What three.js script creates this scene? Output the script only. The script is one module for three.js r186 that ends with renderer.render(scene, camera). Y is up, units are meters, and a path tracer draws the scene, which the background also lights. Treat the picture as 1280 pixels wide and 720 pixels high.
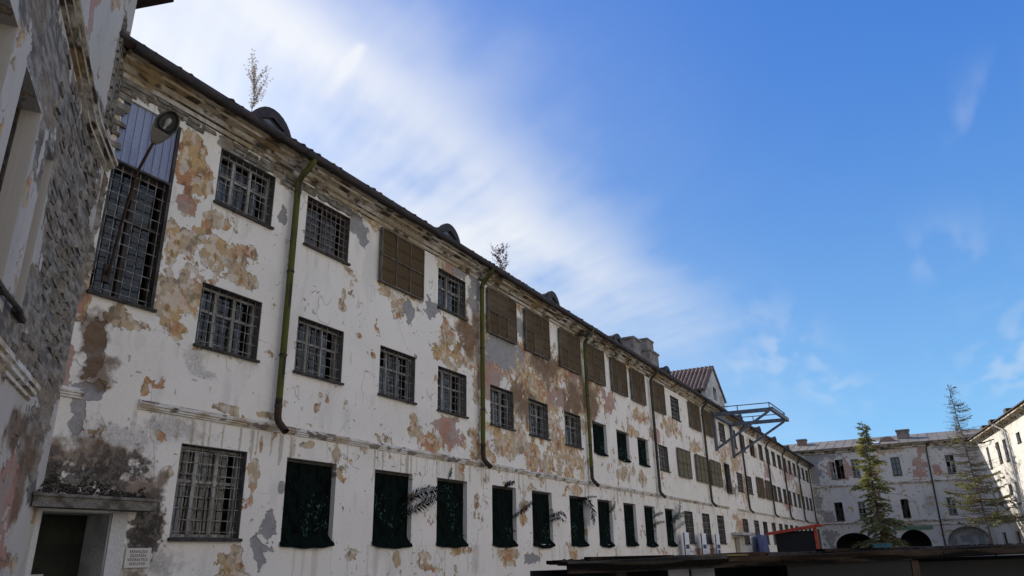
import * as THREE from 'three';
import { mergeGeometries } from 'three/addons/utils/BufferGeometryUtils.js';

// ---------------------------------------------------------------- camera, sky, sun, exposure
const scene = new THREE.Scene();
const camera = new THREE.PerspectiveCamera(43.12, 16 / 9, 0.1, 1500);
{
  const F = new THREE.Vector3(0.82372478, 0.34397015, -0.45073499), R = new THREE.Vector3(0.486588, -0.02078595, 0.87338426), U = new THREE.Vector3(-0.29104916, 0.93875049, 0.18449365);
  camera.matrixAutoUpdate = true;
  camera.quaternion.setFromRotationMatrix(new THREE.Matrix4().makeBasis(R, U, F.clone().negate()));
  camera.position.set(0, 1.6, 11);
}
const SUN = new THREE.Vector3(1, 1, -1.5).normalize();
const EXPOSURE = 1.25, SKY_GAIN = 1.0;
const renderer = new THREE.WebGLRenderer({ antialias: true });
renderer.toneMapping = THREE.LinearToneMapping;
renderer.toneMappingExposure = EXPOSURE;
renderer.shadowMap.enabled = true;
const sun = new THREE.DirectionalLight(new THREE.Color(1, 0.92, 0.80), 5.0);
sun.position.copy(SUN).multiplyScalar(150).add(new THREE.Vector3(45, 0, 8));
sun.target.position.set(45, 0, 8);
sun.castShadow = true; sun.shadow.radius = 1.2;
sun.shadow.mapSize.set(4096, 4096);
Object.assign(sun.shadow.camera, { left: -80, right: 80, top: 60, bottom: -60, near: 1, far: 400 });
scene.add(sun, sun.target);

// ---------------------------------------------------------------- noise
let seedState = 12345;
function rnd() { seedState = (seedState + 0x6d2b79f5) | 0; let t = Math.imul(seedState ^ (seedState >>> 15), 1 | seedState); t = (t + Math.imul(t ^ (t >>> 7), 61 | t)) ^ t; return ((t ^ (t >>> 14)) >>> 0) / 4294967296; }
const rr = (a, b) => a + (b - a) * rnd();
const LAT = new Float32Array(65536); for (let i = 0; i < 65536; i++) LAT[i] = rnd();
function vn(x, y) {
  const xi = Math.floor(x), yi = Math.floor(y); let fx = x - xi, fy = y - yi; fx = fx * fx * (3 - 2 * fx); fy = fy * fy * (3 - 2 * fy);
  const x0 = xi & 255, x1 = (xi + 1) & 255, y0 = (yi & 255) << 8, y1 = ((yi + 1) & 255) << 8;
  const a = LAT[y0 + x0], b = LAT[y0 + x1], c = LAT[y1 + x0], d = LAT[y1 + x1];
  return a + (b - a) * fx + (c - a) * fy + (a - b - c + d) * fx * fy;
}
function fbm(x, y, o = 4) { let s = 0, a = 0.5, n = 0; for (let i = 0; i < o; i++) { s += a * vn(x, y); n += a; a *= 0.5; const t = x * 1.6 - y * 1.2 + 17.3; y = x * 1.2 + y * 1.6 + 5.1; x = t; } return s / n; }
const clamp = (x, a = 0, b = 1) => (x < a ? a : x > b ? b : x);
const ss = (a, b, x) => { const t = clamp((x - a) / (b - a)); return t * t * (3 - 2 * t); };
const toS = (l) => (l <= 0.0031308 ? 12.92 * l : 1.055 * Math.pow(l, 1 / 2.4) - 0.055) * 255;

// ---------------------------------------------------------------- sky: clear spring air with a cirrus sheet on a flat layer
{
  const W = 2048, H = 1024, d = new Float32Array(W * H * 4);
  for (let j = 0; j < H; j++) {
    const el = ((j + 0.5) / H - 0.5) * Math.PI, dy = Math.sin(el), ch = Math.cos(el);
    for (let i = 0; i < W; i++) {
      const az = ((i + 0.5) / W - 0.5) * 2 * Math.PI, dx = Math.cos(az) * ch, dz = Math.sin(az) * ch, k = (j * W + i) * 4;
      const y = Math.max(dy, 0.0), c = dx * SUN.x + dy * SUN.y + dz * SUN.z;
      const h = Math.pow(1 - y, 2.9), s0 = Math.max(c, 0);
      const g = 0.05 * Math.pow(s0, 3) + 0.10 * Math.pow(s0, 10) + 0.25 * Math.pow(s0, 60);
      let r = 0.024 + 0.27 * h + g * 0.95, gg = 0.135 + 0.475 * h + g, b = 0.51 + 0.36 * h + g * 0.92;
      if (dy > 0.02) {
        const px = dx / dy, pz = dz / dy, n = fbm(px * 1.9 + 40 + pz * 0.6, pz * 2.6 + 60, 6), w = fbm(px * 0.9 + 9, pz * 0.9 + 3, 3), al = -0.46 * px + 0.89 * pz, ac = 0.89 * px + 0.46 * pz;
        const st = fbm(ac * 6.5 + w * 2.2, al * 1.5 + n, 5), fine = fbm(ac * 30 + w * 5, al * 4.5 + ac * 2, 5);
        // a thin sheet whose fibrous edge runs along the long building, thinner towards the horizon
        const edge = pz + (st - 0.5) * 0.13 + (fine - 0.5) * 0.05 + (n - 0.5) * 0.42;
        let a = ss(-0.52, -1.0, edge) * (1 - 0.9 * ss(2.0, 4.6, px + (n - 0.5) * 1.5)) * (0.40 + 0.26 * st + 0.26 * (fine - 0.5) + 1.25 * (n - 0.46) + 0.22 * ss(1.6, 0.7, px));
        a += 0.06 * ss(-0.1, -0.7, edge) * st;
        const seg = (x0, z0, x1, z1, wd) => { const vx = x1 - x0, vz = z1 - z0, t = clamp(((px - x0) * vx + (pz - z0) * vz) / (vx * vx + vz * vz)); return Math.exp(-((px - x0 - t * vx) ** 2 + (pz - z0 - t * vz) ** 2) / (wd * wd)); };
        a += 0.24 * seg(1.05, -1.05, 0.95, -0.865, 0.003 + 0.016 * fine) * (0.4 + fine) * ss(-1.12, -0.9, pz);
        const wisp = (x0, z0, sx, sz, s) => { const q = ((px - x0) / sx) ** 2 + ((pz - z0) / sz) ** 2; return q > 9 ? 0 : s * Math.exp(-q) * ss(0.4, 0.72, fbm(px * 3 + pz * 9 + w * 4, pz * 9 - px * 2, 5)); };
        a += wisp(1.9, 0.28, 0.16, 0.06, 0.24) + wisp(5.0, 0.62, 1.2, 0.3, 0.3) + wisp(5.4, -0.42, 0.8, 0.2, 0.2) + wisp(4.3, -0.75, 0.8, 0.25, 0.16) + wisp(2.9, 0.2, 0.3, 0.12, 0.2) + wisp(3.8, -0.5, 0.7, 0.15, 0.2);
        // unseen veil added over the rest of the sky, for neutral light on shaded walls
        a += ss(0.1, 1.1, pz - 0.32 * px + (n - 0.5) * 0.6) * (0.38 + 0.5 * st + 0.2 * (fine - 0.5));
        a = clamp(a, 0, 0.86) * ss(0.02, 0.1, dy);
        const br = 0.69 + 0.12 * Math.pow(s0, 4);
        r += (br * 0.97 - r) * a; gg += (br * 0.985 - gg) * a; b += (br * 1.0 - b) * a;
      }
      if (dy < 0) { r = 0.16; gg = 0.15; b = 0.14; }
      d[k] = r * SKY_GAIN; d[k + 1] = gg * SKY_GAIN; d[k + 2] = b * SKY_GAIN; d[k + 3] = 1;
    }
  }
  const t = new THREE.DataTexture(d, W, H, THREE.RGBAFormat, THREE.FloatType);
  t.mapping = THREE.EquirectangularReflectionMapping; t.magFilter = THREE.LinearFilter; t.needsUpdate = true;
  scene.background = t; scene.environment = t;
}

// ---------------------------------------------------------------- helpers
const V = (x, y, z) => new THREE.Vector3(x, y, z);
const used = {};
function numbered(n) { used[n] = (used[n] ?? -1) + 1; return used[n] ? n + '_' + String(used[n]).padStart(3, '0') : n; }
function mesh(name, geo, mat, parent) {
  const m = new THREE.Mesh(geo, mat); m.castShadow = m.receiveShadow = true;
  if (parent) { m.name = name; parent.add(m); } else { m.name = numbered(name); scene.add(m); }
  return m;
}
function tag(o, label, category, group, kind) { o.userData.label = label; if (category) o.userData.category = category; if (group) o.userData.group = group; if (kind) o.userData.kind = kind; return o; }
function thing(name, label, category, p = [0, 0, 0], turn = 0, group) { const g = new THREE.Group(); g.name = numbered(name); g.position.set(...p); g.rotation.y = turn; scene.add(g); return tag(g, label, category, group); }
function sub(name, parent, p = [0, 0, 0], turn = 0) { const g = new THREE.Group(); g.name = name; g.position.set(...p); g.rotation.y = turn; parent.add(g); return g; }
function muv(g, s = 1) {              // texture coordinates in metres from the faces' own directions
  if (g.index) g = g.toNonIndexed();
  const p = g.attributes.position, n = p.count, uv = new Float32Array(n * 2), a = V(0, 0, 0), b = V(0, 0, 0), c = V(0, 0, 0);
  for (let i = 0; i < n; i += 3) {
    a.fromBufferAttribute(p, i); b.fromBufferAttribute(p, i + 1).sub(a); c.fromBufferAttribute(p, i + 2).sub(a); b.cross(c);
    const X = Math.abs(b.x), Y = Math.abs(b.y), Z = Math.abs(b.z);
    for (let k = 0; k < 3; k++) {
      const x = p.getX(i + k), y = p.getY(i + k), z = p.getZ(i + k), j = (i + k) * 2;
      if (X >= Y && X >= Z) { uv[j] = z * s; uv[j + 1] = y * s; } else if (Z >= Y) { uv[j] = x * s; uv[j + 1] = y * s; } else { uv[j] = x * s; uv[j + 1] = z * s; }
    }
  }
  g.setAttribute('uv', new THREE.BufferAttribute(uv, 2));
  for (const k of Object.keys(g.attributes)) if (!['position', 'normal', 'uv'].includes(k)) g.deleteAttribute(k);
  return g;
}
function box(w, h, d, p = [0, 0, 0], r) { const g = new THREE.BoxGeometry(w, h, d); if (r) g.applyMatrix4(new THREE.Matrix4().makeRotationFromEuler(new THREE.Euler(...r))); g.translate(...p); return g; }
function span(x0, x1, y0, y1, z0, z1) { return box(x1 - x0, y1 - y0, z1 - z0, [(x0 + x1) / 2, (y0 + y1) / 2, (z0 + z1) / 2]); }
function beam(a, b, w, h) { // a bar from a to b
  const A = V(...a), B = V(...b), L = A.distanceTo(B), g = new THREE.BoxGeometry(w, h, L), m = new THREE.Matrix4().lookAt(B, A, Math.abs(B.clone().sub(A).normalize().y) > 0.98 ? V(1, 0, 0) : V(0, 1, 0));
  m.setPosition(A.clone().add(B).multiplyScalar(0.5)); return g.applyMatrix4(m);
}
function tube(pts, r, seg = 24, rad = 8, closed = false) { return new THREE.TubeGeometry(new THREE.CatmullRomCurve3(pts.map((q) => V(...q)), closed, 'catmullrom', 0.25), seg, r, rad, closed); }
function cone(a, b, r0, r1, n = 6) { const A = V(...a), B = V(...b), L = A.distanceTo(B), g = new THREE.CylinderGeometry(r1, r0, L, n, 1); g.applyQuaternion(new THREE.Quaternion().setFromUnitVectors(V(0, 1, 0), B.clone().sub(A).normalize())); g.translate((A.x + B.x) / 2, (A.y + B.y) / 2, (A.z + B.z) / 2); return g; }
const join = (list, s = 1) => mergeGeometries(list.map((g) => muv(g, s)));
function profile(pts, x0, x1) { // a moulding: outline (z, y) drawn out along x
  const s = new THREE.Shape(pts.map(([z, y]) => new THREE.Vector2(-z, y))), g = new THREE.ExtrudeGeometry(s, { depth: x1 - x0, bevelEnabled: false });
  g.rotateY(Math.PI / 2); g.translate(x0, 0, 0); return g;
}
function tex(data, w, h, srgb, wrap = THREE.MirroredRepeatWrapping) { const t = new THREE.DataTexture(data, w, h, THREE.RGBAFormat); t.magFilter = THREE.LinearFilter; t.wrapS = t.wrapT = wrap; if (srgb) t.colorSpace = THREE.SRGBColorSpace; t.needsUpdate = true; return t; }
// tile of a material: f(x, y in metres) -> [r, g, b linear, height]
function surface(size, metres, f, o = {}) {
  const a = new Uint8Array(size * size * 4), b = o.shared ? null : new Uint8Array(size * size * 4);
  for (let j = 0; j < size; j++) for (let i = 0; i < size; i++) {
    const c = f((i / size) * metres, (j / size) * metres), k = (j * size + i) * 4;
    a[k] = toS(clamp(c[0])); a[k + 1] = toS(clamp(c[1])); a[k + 2] = toS(clamp(c[2])); a[k + 3] = 255; if (b) { b[k] = b[k + 1] = b[k + 2] = clamp(c[3]) * 255; b[k + 3] = 255; }
  }
  const m = new THREE.MeshStandardMaterial({ roughness: o.rough ?? 0.9, metalness: o.metal ?? 0 });
  m.map = tex(a, size, size, true); m.bumpMap = b ? tex(b, size, size, false) : GRAIN.clone();
  m.map.repeat.set(1 / metres, 1 / metres); m.bumpMap.repeat.set(1 / metres, 1 / metres); m.bumpScale = o.bump ?? 0.01;
  return m;
}
const mixc = (a, b, t) => [a[0] + (b[0] - a[0]) * t, a[1] + (b[1] - a[1]) * t, a[2] + (b[2] - a[2]) * t];
const plain = (r, g, b, rough = 0.8, metal = 0) => new THREE.MeshStandardMaterial({ color: new THREE.Color().setRGB(r, g, b), roughness: rough, metalness: metal });
const GRAIN = (() => { const n = 256, b = new Uint8Array(n * n * 4); for (let j = 0; j < n; j++) for (let i = 0; i < n; i++) { const k = (j * n + i) * 4; b[k] = b[k + 1] = b[k + 2] = 255 * clamp(0.55 * fbm(i / 20, j / 20, 5) + 0.45 * vn(i / 2.6, j / 2.6)); b[k + 3] = 255; } return tex(b, n, n, false); })();
// two-tone weathered material
function weathered(c1, c2, freq, o = {}) {
  const sx = o.sx ?? 1, sy = o.sy ?? 1, lo = o.lo ?? 0.4, hi = o.hi ?? 0.62;
  return surface(o.size ?? 256, o.metres ?? 1.5, (x, y) => {
    const n = fbm(x * freq * sx + 31, y * freq * sy + 7, 5), f = vn(x * 90 + 3, y * 90), c = mixc(c1, c2, ss(lo, hi, n)), v = 0.8 + 0.4 * f * 0.7 + 0.12 * fbm(x * 23 * sx, y * 23 * sy, 3);
    return [c[0] * v, c[1] * v, c[2] * v, 0];
  }, { ...o, shared: true });
}

// ---------------------------------------------------------------- flaking limewash: white coat over ochre, pink and grey renders, at measured places
function flaking(x0, x1, y0, y1, W, H, blobs, o = {}) {
  const col = new Uint8Array(W * H * 4), hgt = new Uint8Array(W * H * 4), F = {};
  for (const t of 'ogbdpsr') F[t] = new Float32Array(W * H).fill(-1);
  const mx = (x1 - x0) / W, my = (y1 - y0) / H;
  for (const [bx, by, rx, ry, t] of blobs) {
    const f = F[t], e = 1.5;
    const i0 = Math.max(0, Math.floor((bx - rx * e - x0) / mx)), i1 = Math.min(W - 1, Math.ceil((bx + rx * e - x0) / mx)), j0 = Math.max(0, Math.floor((by - ry * e - y0) / my)), j1 = Math.min(H - 1, Math.ceil((by + ry * e - y0) / my));
    for (let j = j0; j <= j1; j++) for (let i = i0; i <= i1; i++) {
      const dx = (x0 + (i + 0.5) * mx - bx) / rx, dy = (y0 + (j + 0.5) * my - by) / ry, v = 1 - Math.sqrt(dx * dx + dy * dy) / 1.05;
      if (v > f[j * W + i]) f[j * W + i] = v;
    }
  }
  const white = o.white ?? [0.81, 0.747, 0.655], wear = o.wear ?? 0, drips = o.drips ?? [];
  for (let j = 0; j < H; j++) for (let i = 0; i < W; i++) {
    const q = j * W + i, k = q * 4, X = x0 + (i + 0.5) * mx + (o.shift ?? 0), Y = y0 + (j + 0.5) * my;
    const nb = fbm(X * 1.3, Y * 1.3, 4), nm = fbm(X * 3.1 + 50, Y * 3.1 + 20, 5), nf = fbm(X * 14 + 8, Y * 14, 3), gr = vn(X * 60, Y * 60);
    const coarse = fbm(X * 0.35 + 90, Y * 0.6 + 33, 3);
    let v = 0.90 + 0.14 * nb + 0.05 * (nf - 0.5) + 0.05 * (gr - 0.5);
    let c = [white[0] * v, white[1] * v, white[2] * v * (0.985 + 0.02 * nb)], h = 0.8 + 0.06 * nf + 0.04 * gr;
    // pock marks and hairline cracks
    const pock = ss(0.90, 0.95, vn(X * 13 + 5, Y * 13 + 9)) * ss(0.4, 0.6, vn(X * 1.9, Y * 1.9 + 40)), crack = (1 - ss(0.0, 0.010, Math.abs(fbm(X * 1.1 + 70, Y * 0.8 + 20, 4) - 0.5))) * ss(0.5, 0.62, nb);
    c = mixc(c, [0.25, 0.215, 0.18], clamp(0.55 * pock + 0.45 * crack)); h -= 0.25 * pock + 0.2 * crack;
    // soot and damp grey
    const soot = clamp(ss(0.05, 0.7, F.s[q] + (nm - 0.5) * 1.6 + (nf - 0.5) * 0.9) * 0.42 * (0.4 + 1.2 * gr) + ss(0.6, 0.78, fbm(X * 2.2 + 11, Y * 0.7 + 5, 4)) * 0.16 + ss(0.66, 0.8, nf) * 0.08);
    c = mixc(c, [0.22, 0.205, 0.195], soot);
    // rain streaks and rust runs below ledges and sills
    let run = 0;
    for (const [ya, len, amt, dx0, dx1] of drips) {
      if (Y > ya || Y < ya - len || (dx0 !== undefined && (X < dx0 || X > dx1))) continue;
      const s = vn(X * 17.3 + ya * 7 + 0.6 * nf, 3.3) * (0.35 + 0.65 * vn(X * 2.1 + ya * 3, 9.1)), l = len * (0.15 + 1.6 * s * s);
      run = Math.max(run, amt * ss(0.42, 0.66, s + 0.2 * (nf - 0.5)) * (Y > ya - l ? 1 : 0) * (0.5 + 0.7 * nm));
    }
    c = mixc(c, mixc([0.36, 0.24, 0.12], [0.27, 0.22, 0.16], vn(X * 1.7, 4)), clamp(run));
    // ochre undercoat with pink, tan and orange shades
    const und = fbm(X * 2.4 + 4, Y * 2.4 + 70, 4), oc = mixc(mixc([0.50, 0.33, 0.15], [0.47, 0.36, 0.235], ss(0.35, 0.6, und)), [0.44, 0.215, 0.105], ss(0.56, 0.72, fbm(X * 3.7 + 60, Y * 3.7, 4)));
    const jag = (nm - 0.5) * 2.1 + (nf - 0.5) * 0.75;
    const chips = ss(0.735, 0.745, nm + 0.25 * (nf - 0.5) + wear * (coarse - 0.42));
    const mO = Math.max(ss(0.14, 0.2, F.o[q] + jag), chips);
    const vv = 0.82 + 0.36 * nf;
    if (mO > 0) { const fl = ss(0.56, 0.6, fbm(X * 8 + 30, Y * 8 + 12, 4)) * 0.55, base = [c[0] * 0.92, c[1] * 0.88, c[2] * 0.84], dk = 1 - 0.4 * ss(0.58, 0.7, fbm(X * 11 + 3, Y * 7 + 80, 3)); c = mixc(c, mixc([oc[0] * vv * dk, oc[1] * vv * dk, oc[2] * vv * dk], base, fl), mO); h += mO * (-0.32 + 0.12 * (nf - 0.5)); }
    const mP = ss(0.16, 0.22, F.p[q] + jag);
    if (mP > 0) { const pk = mixc([0.40, 0.21, 0.145], [0.36, 0.25, 0.20], ss(0.4, 0.6, und)); c = mixc(c, [pk[0] * vv, pk[1] * vv, pk[2] * vv], mP * 0.9); h -= mP * 0.22; }
    const mG = ss(0.16, 0.22, F.g[q] + jag * 0.9);
    if (mG > 0) { const gy = mixc([0.25, 0.24, 0.245], [0.33, 0.30, 0.27], und); c = mixc(c, [gy[0] * vv, gy[1] * vv, gy[2] * vv], mG); h += mG * (-0.42 + 0.3 * (nf - 0.5)); }
    // bare rubble: mortar and stone shades
    const mR = ss(0.1, 0.2, F.r[q] + jag * 0.6);
    if (mR > 0) { const st = fbm(X * 5, Y * 13, 4), gy = mixc(mixc([0.12, 0.105, 0.085], [0.31, 0.275, 0.225], ss(0.3, 0.7, st)), [0.25, 0.185, 0.115], 0.6 * ss(0.5, 0.7, und)); c = mixc(c, [gy[0] * vv, gy[1] * vv, gy[2] * vv], mR); h += mR * (-0.55 + 0.7 * (st - 0.4)); }
    // ragged dirty edge just inside flaked patches
    const mB = ss(0.0, 0.55, F.b[q] + (nm - 0.5) * 1.5 + (nf - 0.5) * 0.4) * 0.85;
    if (mB > 0) c = mixc(c, [0.15 * vv, 0.088 * vv, 0.045 * vv], mB);
    const mD = ss(0.05, 0.5, F.d[q] + (nm - 0.5) * 1.3 + (nf - 0.5) * 1.5);
    if (mD > 0) { c = mixc(c, mixc([0.04, 0.032, 0.025], [0.13, 0.105, 0.085], ss(0.45, 0.7, nf + 0.2 * (gr - 0.5))), mD * 0.93); h += mD * (nf - 0.5) * 0.9; }
    col[k] = toS(clamp(c[0])); col[k + 1] = toS(clamp(c[1])); col[k + 2] = toS(clamp(c[2])); col[k + 3] = 255;
    hgt[k] = hgt[k + 1] = hgt[k + 2] = clamp(h) * 255; hgt[k + 3] = 255;
  }
  const m = new THREE.MeshStandardMaterial({ roughness: 0.92 });
  m.map = tex(col, W, H, true, THREE.ClampToEdgeWrapping); m.bumpMap = tex(hgt, W, H, false, THREE.ClampToEdgeWrapping); m.bumpScale = o.bump ?? 0.05;
  return m;
}

// ---------------------------------------------------------------- materials
const M = {};
M.gravel = surface(512, 6, (x, y) => { const n = fbm(x * 2, y * 2, 5), f = vn(x * 25, y * 25), g = 0.13 + 0.1 * (n - 0.5) + 0.1 * (f - 0.5); return [g * 1.08, g, g * 0.88, f]; }, { bump: 0.015 });
M.frame = weathered([0.42, 0.40, 0.36], [0.26, 0.235, 0.20], 6, { metres: 1, size: 128, sy: 0.4 });
M.darkFrame = weathered([0.03, 0.025, 0.02], [0.065, 0.05, 0.036], 5, { metres: 1, size: 128, rough: 0.75 });
M.grille = weathered([0.26, 0.25, 0.235], [0.10, 0.075, 0.055], 9, { metres: 1, size: 128, rough: 0.6 });
M.brownGrille = weathered([0.12, 0.085, 0.06], [0.20, 0.16, 0.13], 9, { metres: 1, size: 128, rough: 0.65 });
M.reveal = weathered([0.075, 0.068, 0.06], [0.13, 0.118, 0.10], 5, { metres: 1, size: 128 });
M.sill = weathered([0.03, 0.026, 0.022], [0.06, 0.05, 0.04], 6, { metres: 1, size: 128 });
M.glass = new THREE.MeshPhysicalMaterial({ color: new THREE.Color().setRGB(0.8, 0.85, 0.88), transmission: 1, thickness: 0, roughness: 0.05, ior: 1.52 });
M.dullGlass = new THREE.MeshPhysicalMaterial({ color: new THREE.Color().setRGB(0.05, 0.06, 0.075), roughness: 0.22, ior: 1.8 });
M.curtain = plain(0.075, 0.085, 0.115, 1);
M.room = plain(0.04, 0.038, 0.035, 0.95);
M.louvre = weathered([0.09, 0.052, 0.02], [0.15, 0.095, 0.04], 4, { metres: 1, size: 128, sx: 0.4, sy: 3 });
M.louvreWorn = weathered([0.12, 0.075, 0.035], [0.19, 0.135, 0.075], 5, { metres: 1, size: 128, sx: 0.5, sy: 4 });
M.louvreGreen = weathered([0.15, 0.125, 0.06], [0.22, 0.19, 0.11], 4, { metres: 1, size: 128, sx: 0.4, sy: 3 });
M.strip = weathered([0.09, 0.075, 0.055], [0.16, 0.14, 0.11], 7, { metres: 1, size: 128 });
M.pipeMoss = weathered([0.03, 0.024, 0.011], [0.095, 0.095, 0.014], 2.4, { metres: 2, size: 256, sy: 0.5, lo: 0.34, hi: 0.52, rough: 0.95, bump: 0.012 });
M.pipeDark = weathered([0.022, 0.02, 0.014], [0.055, 0.047, 0.022], 3, { metres: 2, size: 128, rough: 0.85 });
M.pipeRust = weathered([0.024, 0.014, 0.009], [0.055, 0.028, 0.016], 6, { metres: 1, size: 128, rough: 0.85 });
M.gutter = weathered([0.012, 0.009, 0.008], [0.034, 0.019, 0.016], 5, { metres: 2, size: 256, rough: 0.7 });
M.cornice = surface(1024, 14, (x, y) => {
  const n = fbm(x * 2.6, y * 4.5, 5), f = fbm(x * 13, y * 18, 3), p = fbm(x * 0.8 + 20, y * 2, 4);
  let c = mixc([0.36, 0.29, 0.19], [0.52, 0.47, 0.40], ss(0.45, 0.6, p)); c = mixc(c, [0.06, 0.042, 0.025], ss(0.48, 0.64, n)); c = mixc(c, [0.34, 0.22, 0.09], ss(0.6, 0.7, fbm(x * 1.7 + 3, y * 4, 4)) * 0.7);
  const v = 0.75 + 0.5 * f; return [c[0] * v, c[1] * v, c[2] * v, f];
}, { bump: 0.03 });
M.course = surface(1024, 14, (x, y) => {
  const n = fbm(x * 1.6 + 5, y * 4, 5), f = fbm(x * 9, y * 16, 3);
  let c = mixc([0.66, 0.62, 0.56], [0.44, 0.34, 0.22], ss(0.5, 0.66, n)); c = mixc(c, [0.16, 0.13, 0.10], ss(0.58, 0.7, fbm(x * 5 + 9, y * 9, 4)));
  const v = 0.8 + 0.4 * f; return [c[0] * v, c[1] * v, c[2] * v, f];
}, { bump: 0.03 });
M.roofTile = weathered([0.03, 0.02, 0.017], [0.06, 0.04, 0.033], 3, { metres: 2, size: 256 });
M.gableTile = weathered([0.16, 0.085, 0.06], [0.22, 0.15, 0.12], 4, { metres: 2, size: 256 });
M.metalRoof = weathered([0.14, 0.118, 0.092], [0.20, 0.172, 0.138], 1.4, { metres: 6, size: 256, rough: 0.7 });
M.chimney = weathered([0.14, 0.12, 0.105], [0.24, 0.2, 0.17], 3, { metres: 2, size: 128, bump: 0.03 });
M.brickRed = weathered([0.20, 0.105, 0.075], [0.26, 0.17, 0.13], 4, { metres: 2, size: 128 });
M.plasterGrey = weathered([0.30, 0.29, 0.27], [0.46, 0.44, 0.41], 2, { metres: 3, size: 256 });
M.plasterPale = weathered([0.55, 0.53, 0.50], [0.44, 0.41, 0.37], 2.4, { metres: 3, size: 256, lo: 0.5, hi: 0.75 });
M.steel = weathered([0.075, 0.095, 0.13], [0.12, 0.13, 0.15], 3, { metres: 2, size: 128, rough: 0.6 });
M.wood = weathered([0.008, 0.0065, 0.005], [0.05, 0.037, 0.027], 7, { metres: 2, size: 256, sx: 0.25, sy: 4, bump: 0.012 });
M.woodBrown = weathered([0.018, 0.012, 0.008], [0.075, 0.048, 0.03], 6, { metres: 2, size: 128, sx: 0.3, sy: 5 }); M.woodGrey = weathered([0.022, 0.021, 0.019], [0.085, 0.08, 0.072], 6, { metres: 2, size: 128, sx: 0.3, sy: 5 });
for (const k of ['wood', 'woodBrown', 'woodGrey']) { const d = new THREE.MeshPhysicalMaterial({ roughness: 1, specularIntensity: 0.15 }); d.map = M[k].map; d.bumpMap = M[k].bumpMap; d.bumpScale = 0.012; M[k] = d; }
M.stones = [[0.28, 0.25, 0.205], [0.22, 0.195, 0.16], [0.33, 0.295, 0.245], [0.26, 0.21, 0.15]].map((c, i) => weathered(c, c.map((q) => q * 0.6), 7 + i, { metres: 0.8, size: 128, bump: 0.03 }));
M.drape = weathered([0.003, 0.0045, 0.0035], [0.005, 0.010, 0.0075], 6, { metres: 1, size: 128, rough: 1, sx: 2 });
{ const d = new THREE.MeshPhysicalMaterial({ roughness: 1, specularIntensity: 0.1 }); d.map = M.drape.map; d.bumpMap = M.drape.bumpMap; d.bumpScale = 0.01; M.drape = d; }
M.leafGreen = new THREE.MeshStandardMaterial({ color: new THREE.Color().setRGB(0.008, 0.055, 0.03), roughness: 0.6 });
M.palm = new THREE.MeshPhysicalMaterial({ color: new THREE.Color().setRGB(0.006, 0.009, 0.006), specularIntensity: 0.2, roughness: 0.9 });
M.bark = weathered([0.07, 0.055, 0.043], [0.13, 0.105, 0.085], 8, { metres: 1, size: 128, bump: 0.02 });

// ---------------------------------------------------------------- the ground
{
  const g = new THREE.PlaneGeometry(800, 800, 1, 1); g.rotateX(-Math.PI / 2); g.translate(60, 0, 0);
  tag(mesh('ground', muv(g), M.gravel), 'grey gravel floor of the courtyard', 'ground', null, 'structure');
}

// ---------------------------------------------------------------- the long building: face on z = 0 from x = 5.95 to x = 86, courtyard towards +z
const EAVE = 9.98, XL = 5.95, XR = 86;
const G0 = 1.96, G1 = 3.51, M0 = 5.24, M1 = 6.45, T0 = 8.09, T1 = 9.29;
const colG = [8.26, 10.69, 13.4, 15.88, 18.64, 21.1, 23.9, 26.4, 29.1, 31.57, 34.45, 37.54, 40.8, 43.97, null, 50.4, 53.9, 56.9, 60.15, 63.1, 65.7, 68.3, 70.9, 73.5, 76.1, 78.7, 81.3, 83.6];
const colM = [8.25, 10.67, 13.4, 15.85, 18.6, 21.05, 23.8, 26.35, 28.88, 31.4, 34.3, 37.5, 40.8, 43.9, 47.1, 50.36, 53.3, 56.7, 59.9, 62.7, 64.7, 67.2, 69.7, 72.2, 74.7, 77.2, 79.7, 82.2];
const colT = [8.27, 10.65, 13.35, 15.79, 18.55, 21.0, 23.7, 26.15, 28.75, 31.15, 34.1, 37.0, 40.4, 43.3, 46.9, 49.9, 52.6, 55.8, 58.9, 61.6, 64.2, 66.8, 69.4, 72, 74.6, 77.2, 79.8, 82.4];
const wOf = (x) => 1.43 + 0.18 * ss(30, 50, x);
const shutT = [2, 4, 5, 6, 7, 8, 9, 10, 12, 13], shutM = [11, 12, 13, 17, 18];
const openings = [];                                          // every opening in the face
const tall = { x0: 6.21, x1: 7.36, y0: 5.63, y1: 9.24 }, door = { x0: 6.15, x1: 7.2, y0: 0, y1: 2.33 }, farDoor = { x0: 47.6, x1: 49.0, y0: 0, y1: 2.35 };
openings.push(tall, door, farDoor);
colG.forEach((x, i) => x && openings.push({ x0: x, x1: x + wOf(x), y0: i > 0 && i < 11 ? 1.9 : G0, y1: G1, row: 'G', i }));
colM.forEach((x, i) => openings.push(i === 14 ? { x0: 47.1, x1: 48.6, y0: 4.95, y1: 6.75, row: 'M', i } : { x0: x, x1: x + wOf(x), y0: M0, y1: M1, row: 'M', i }));
colT.forEach((x, i) => openings.push({ x0: x, x1: x + wOf(x), y0: T0, y1: T1, row: 'T', i }));

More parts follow.
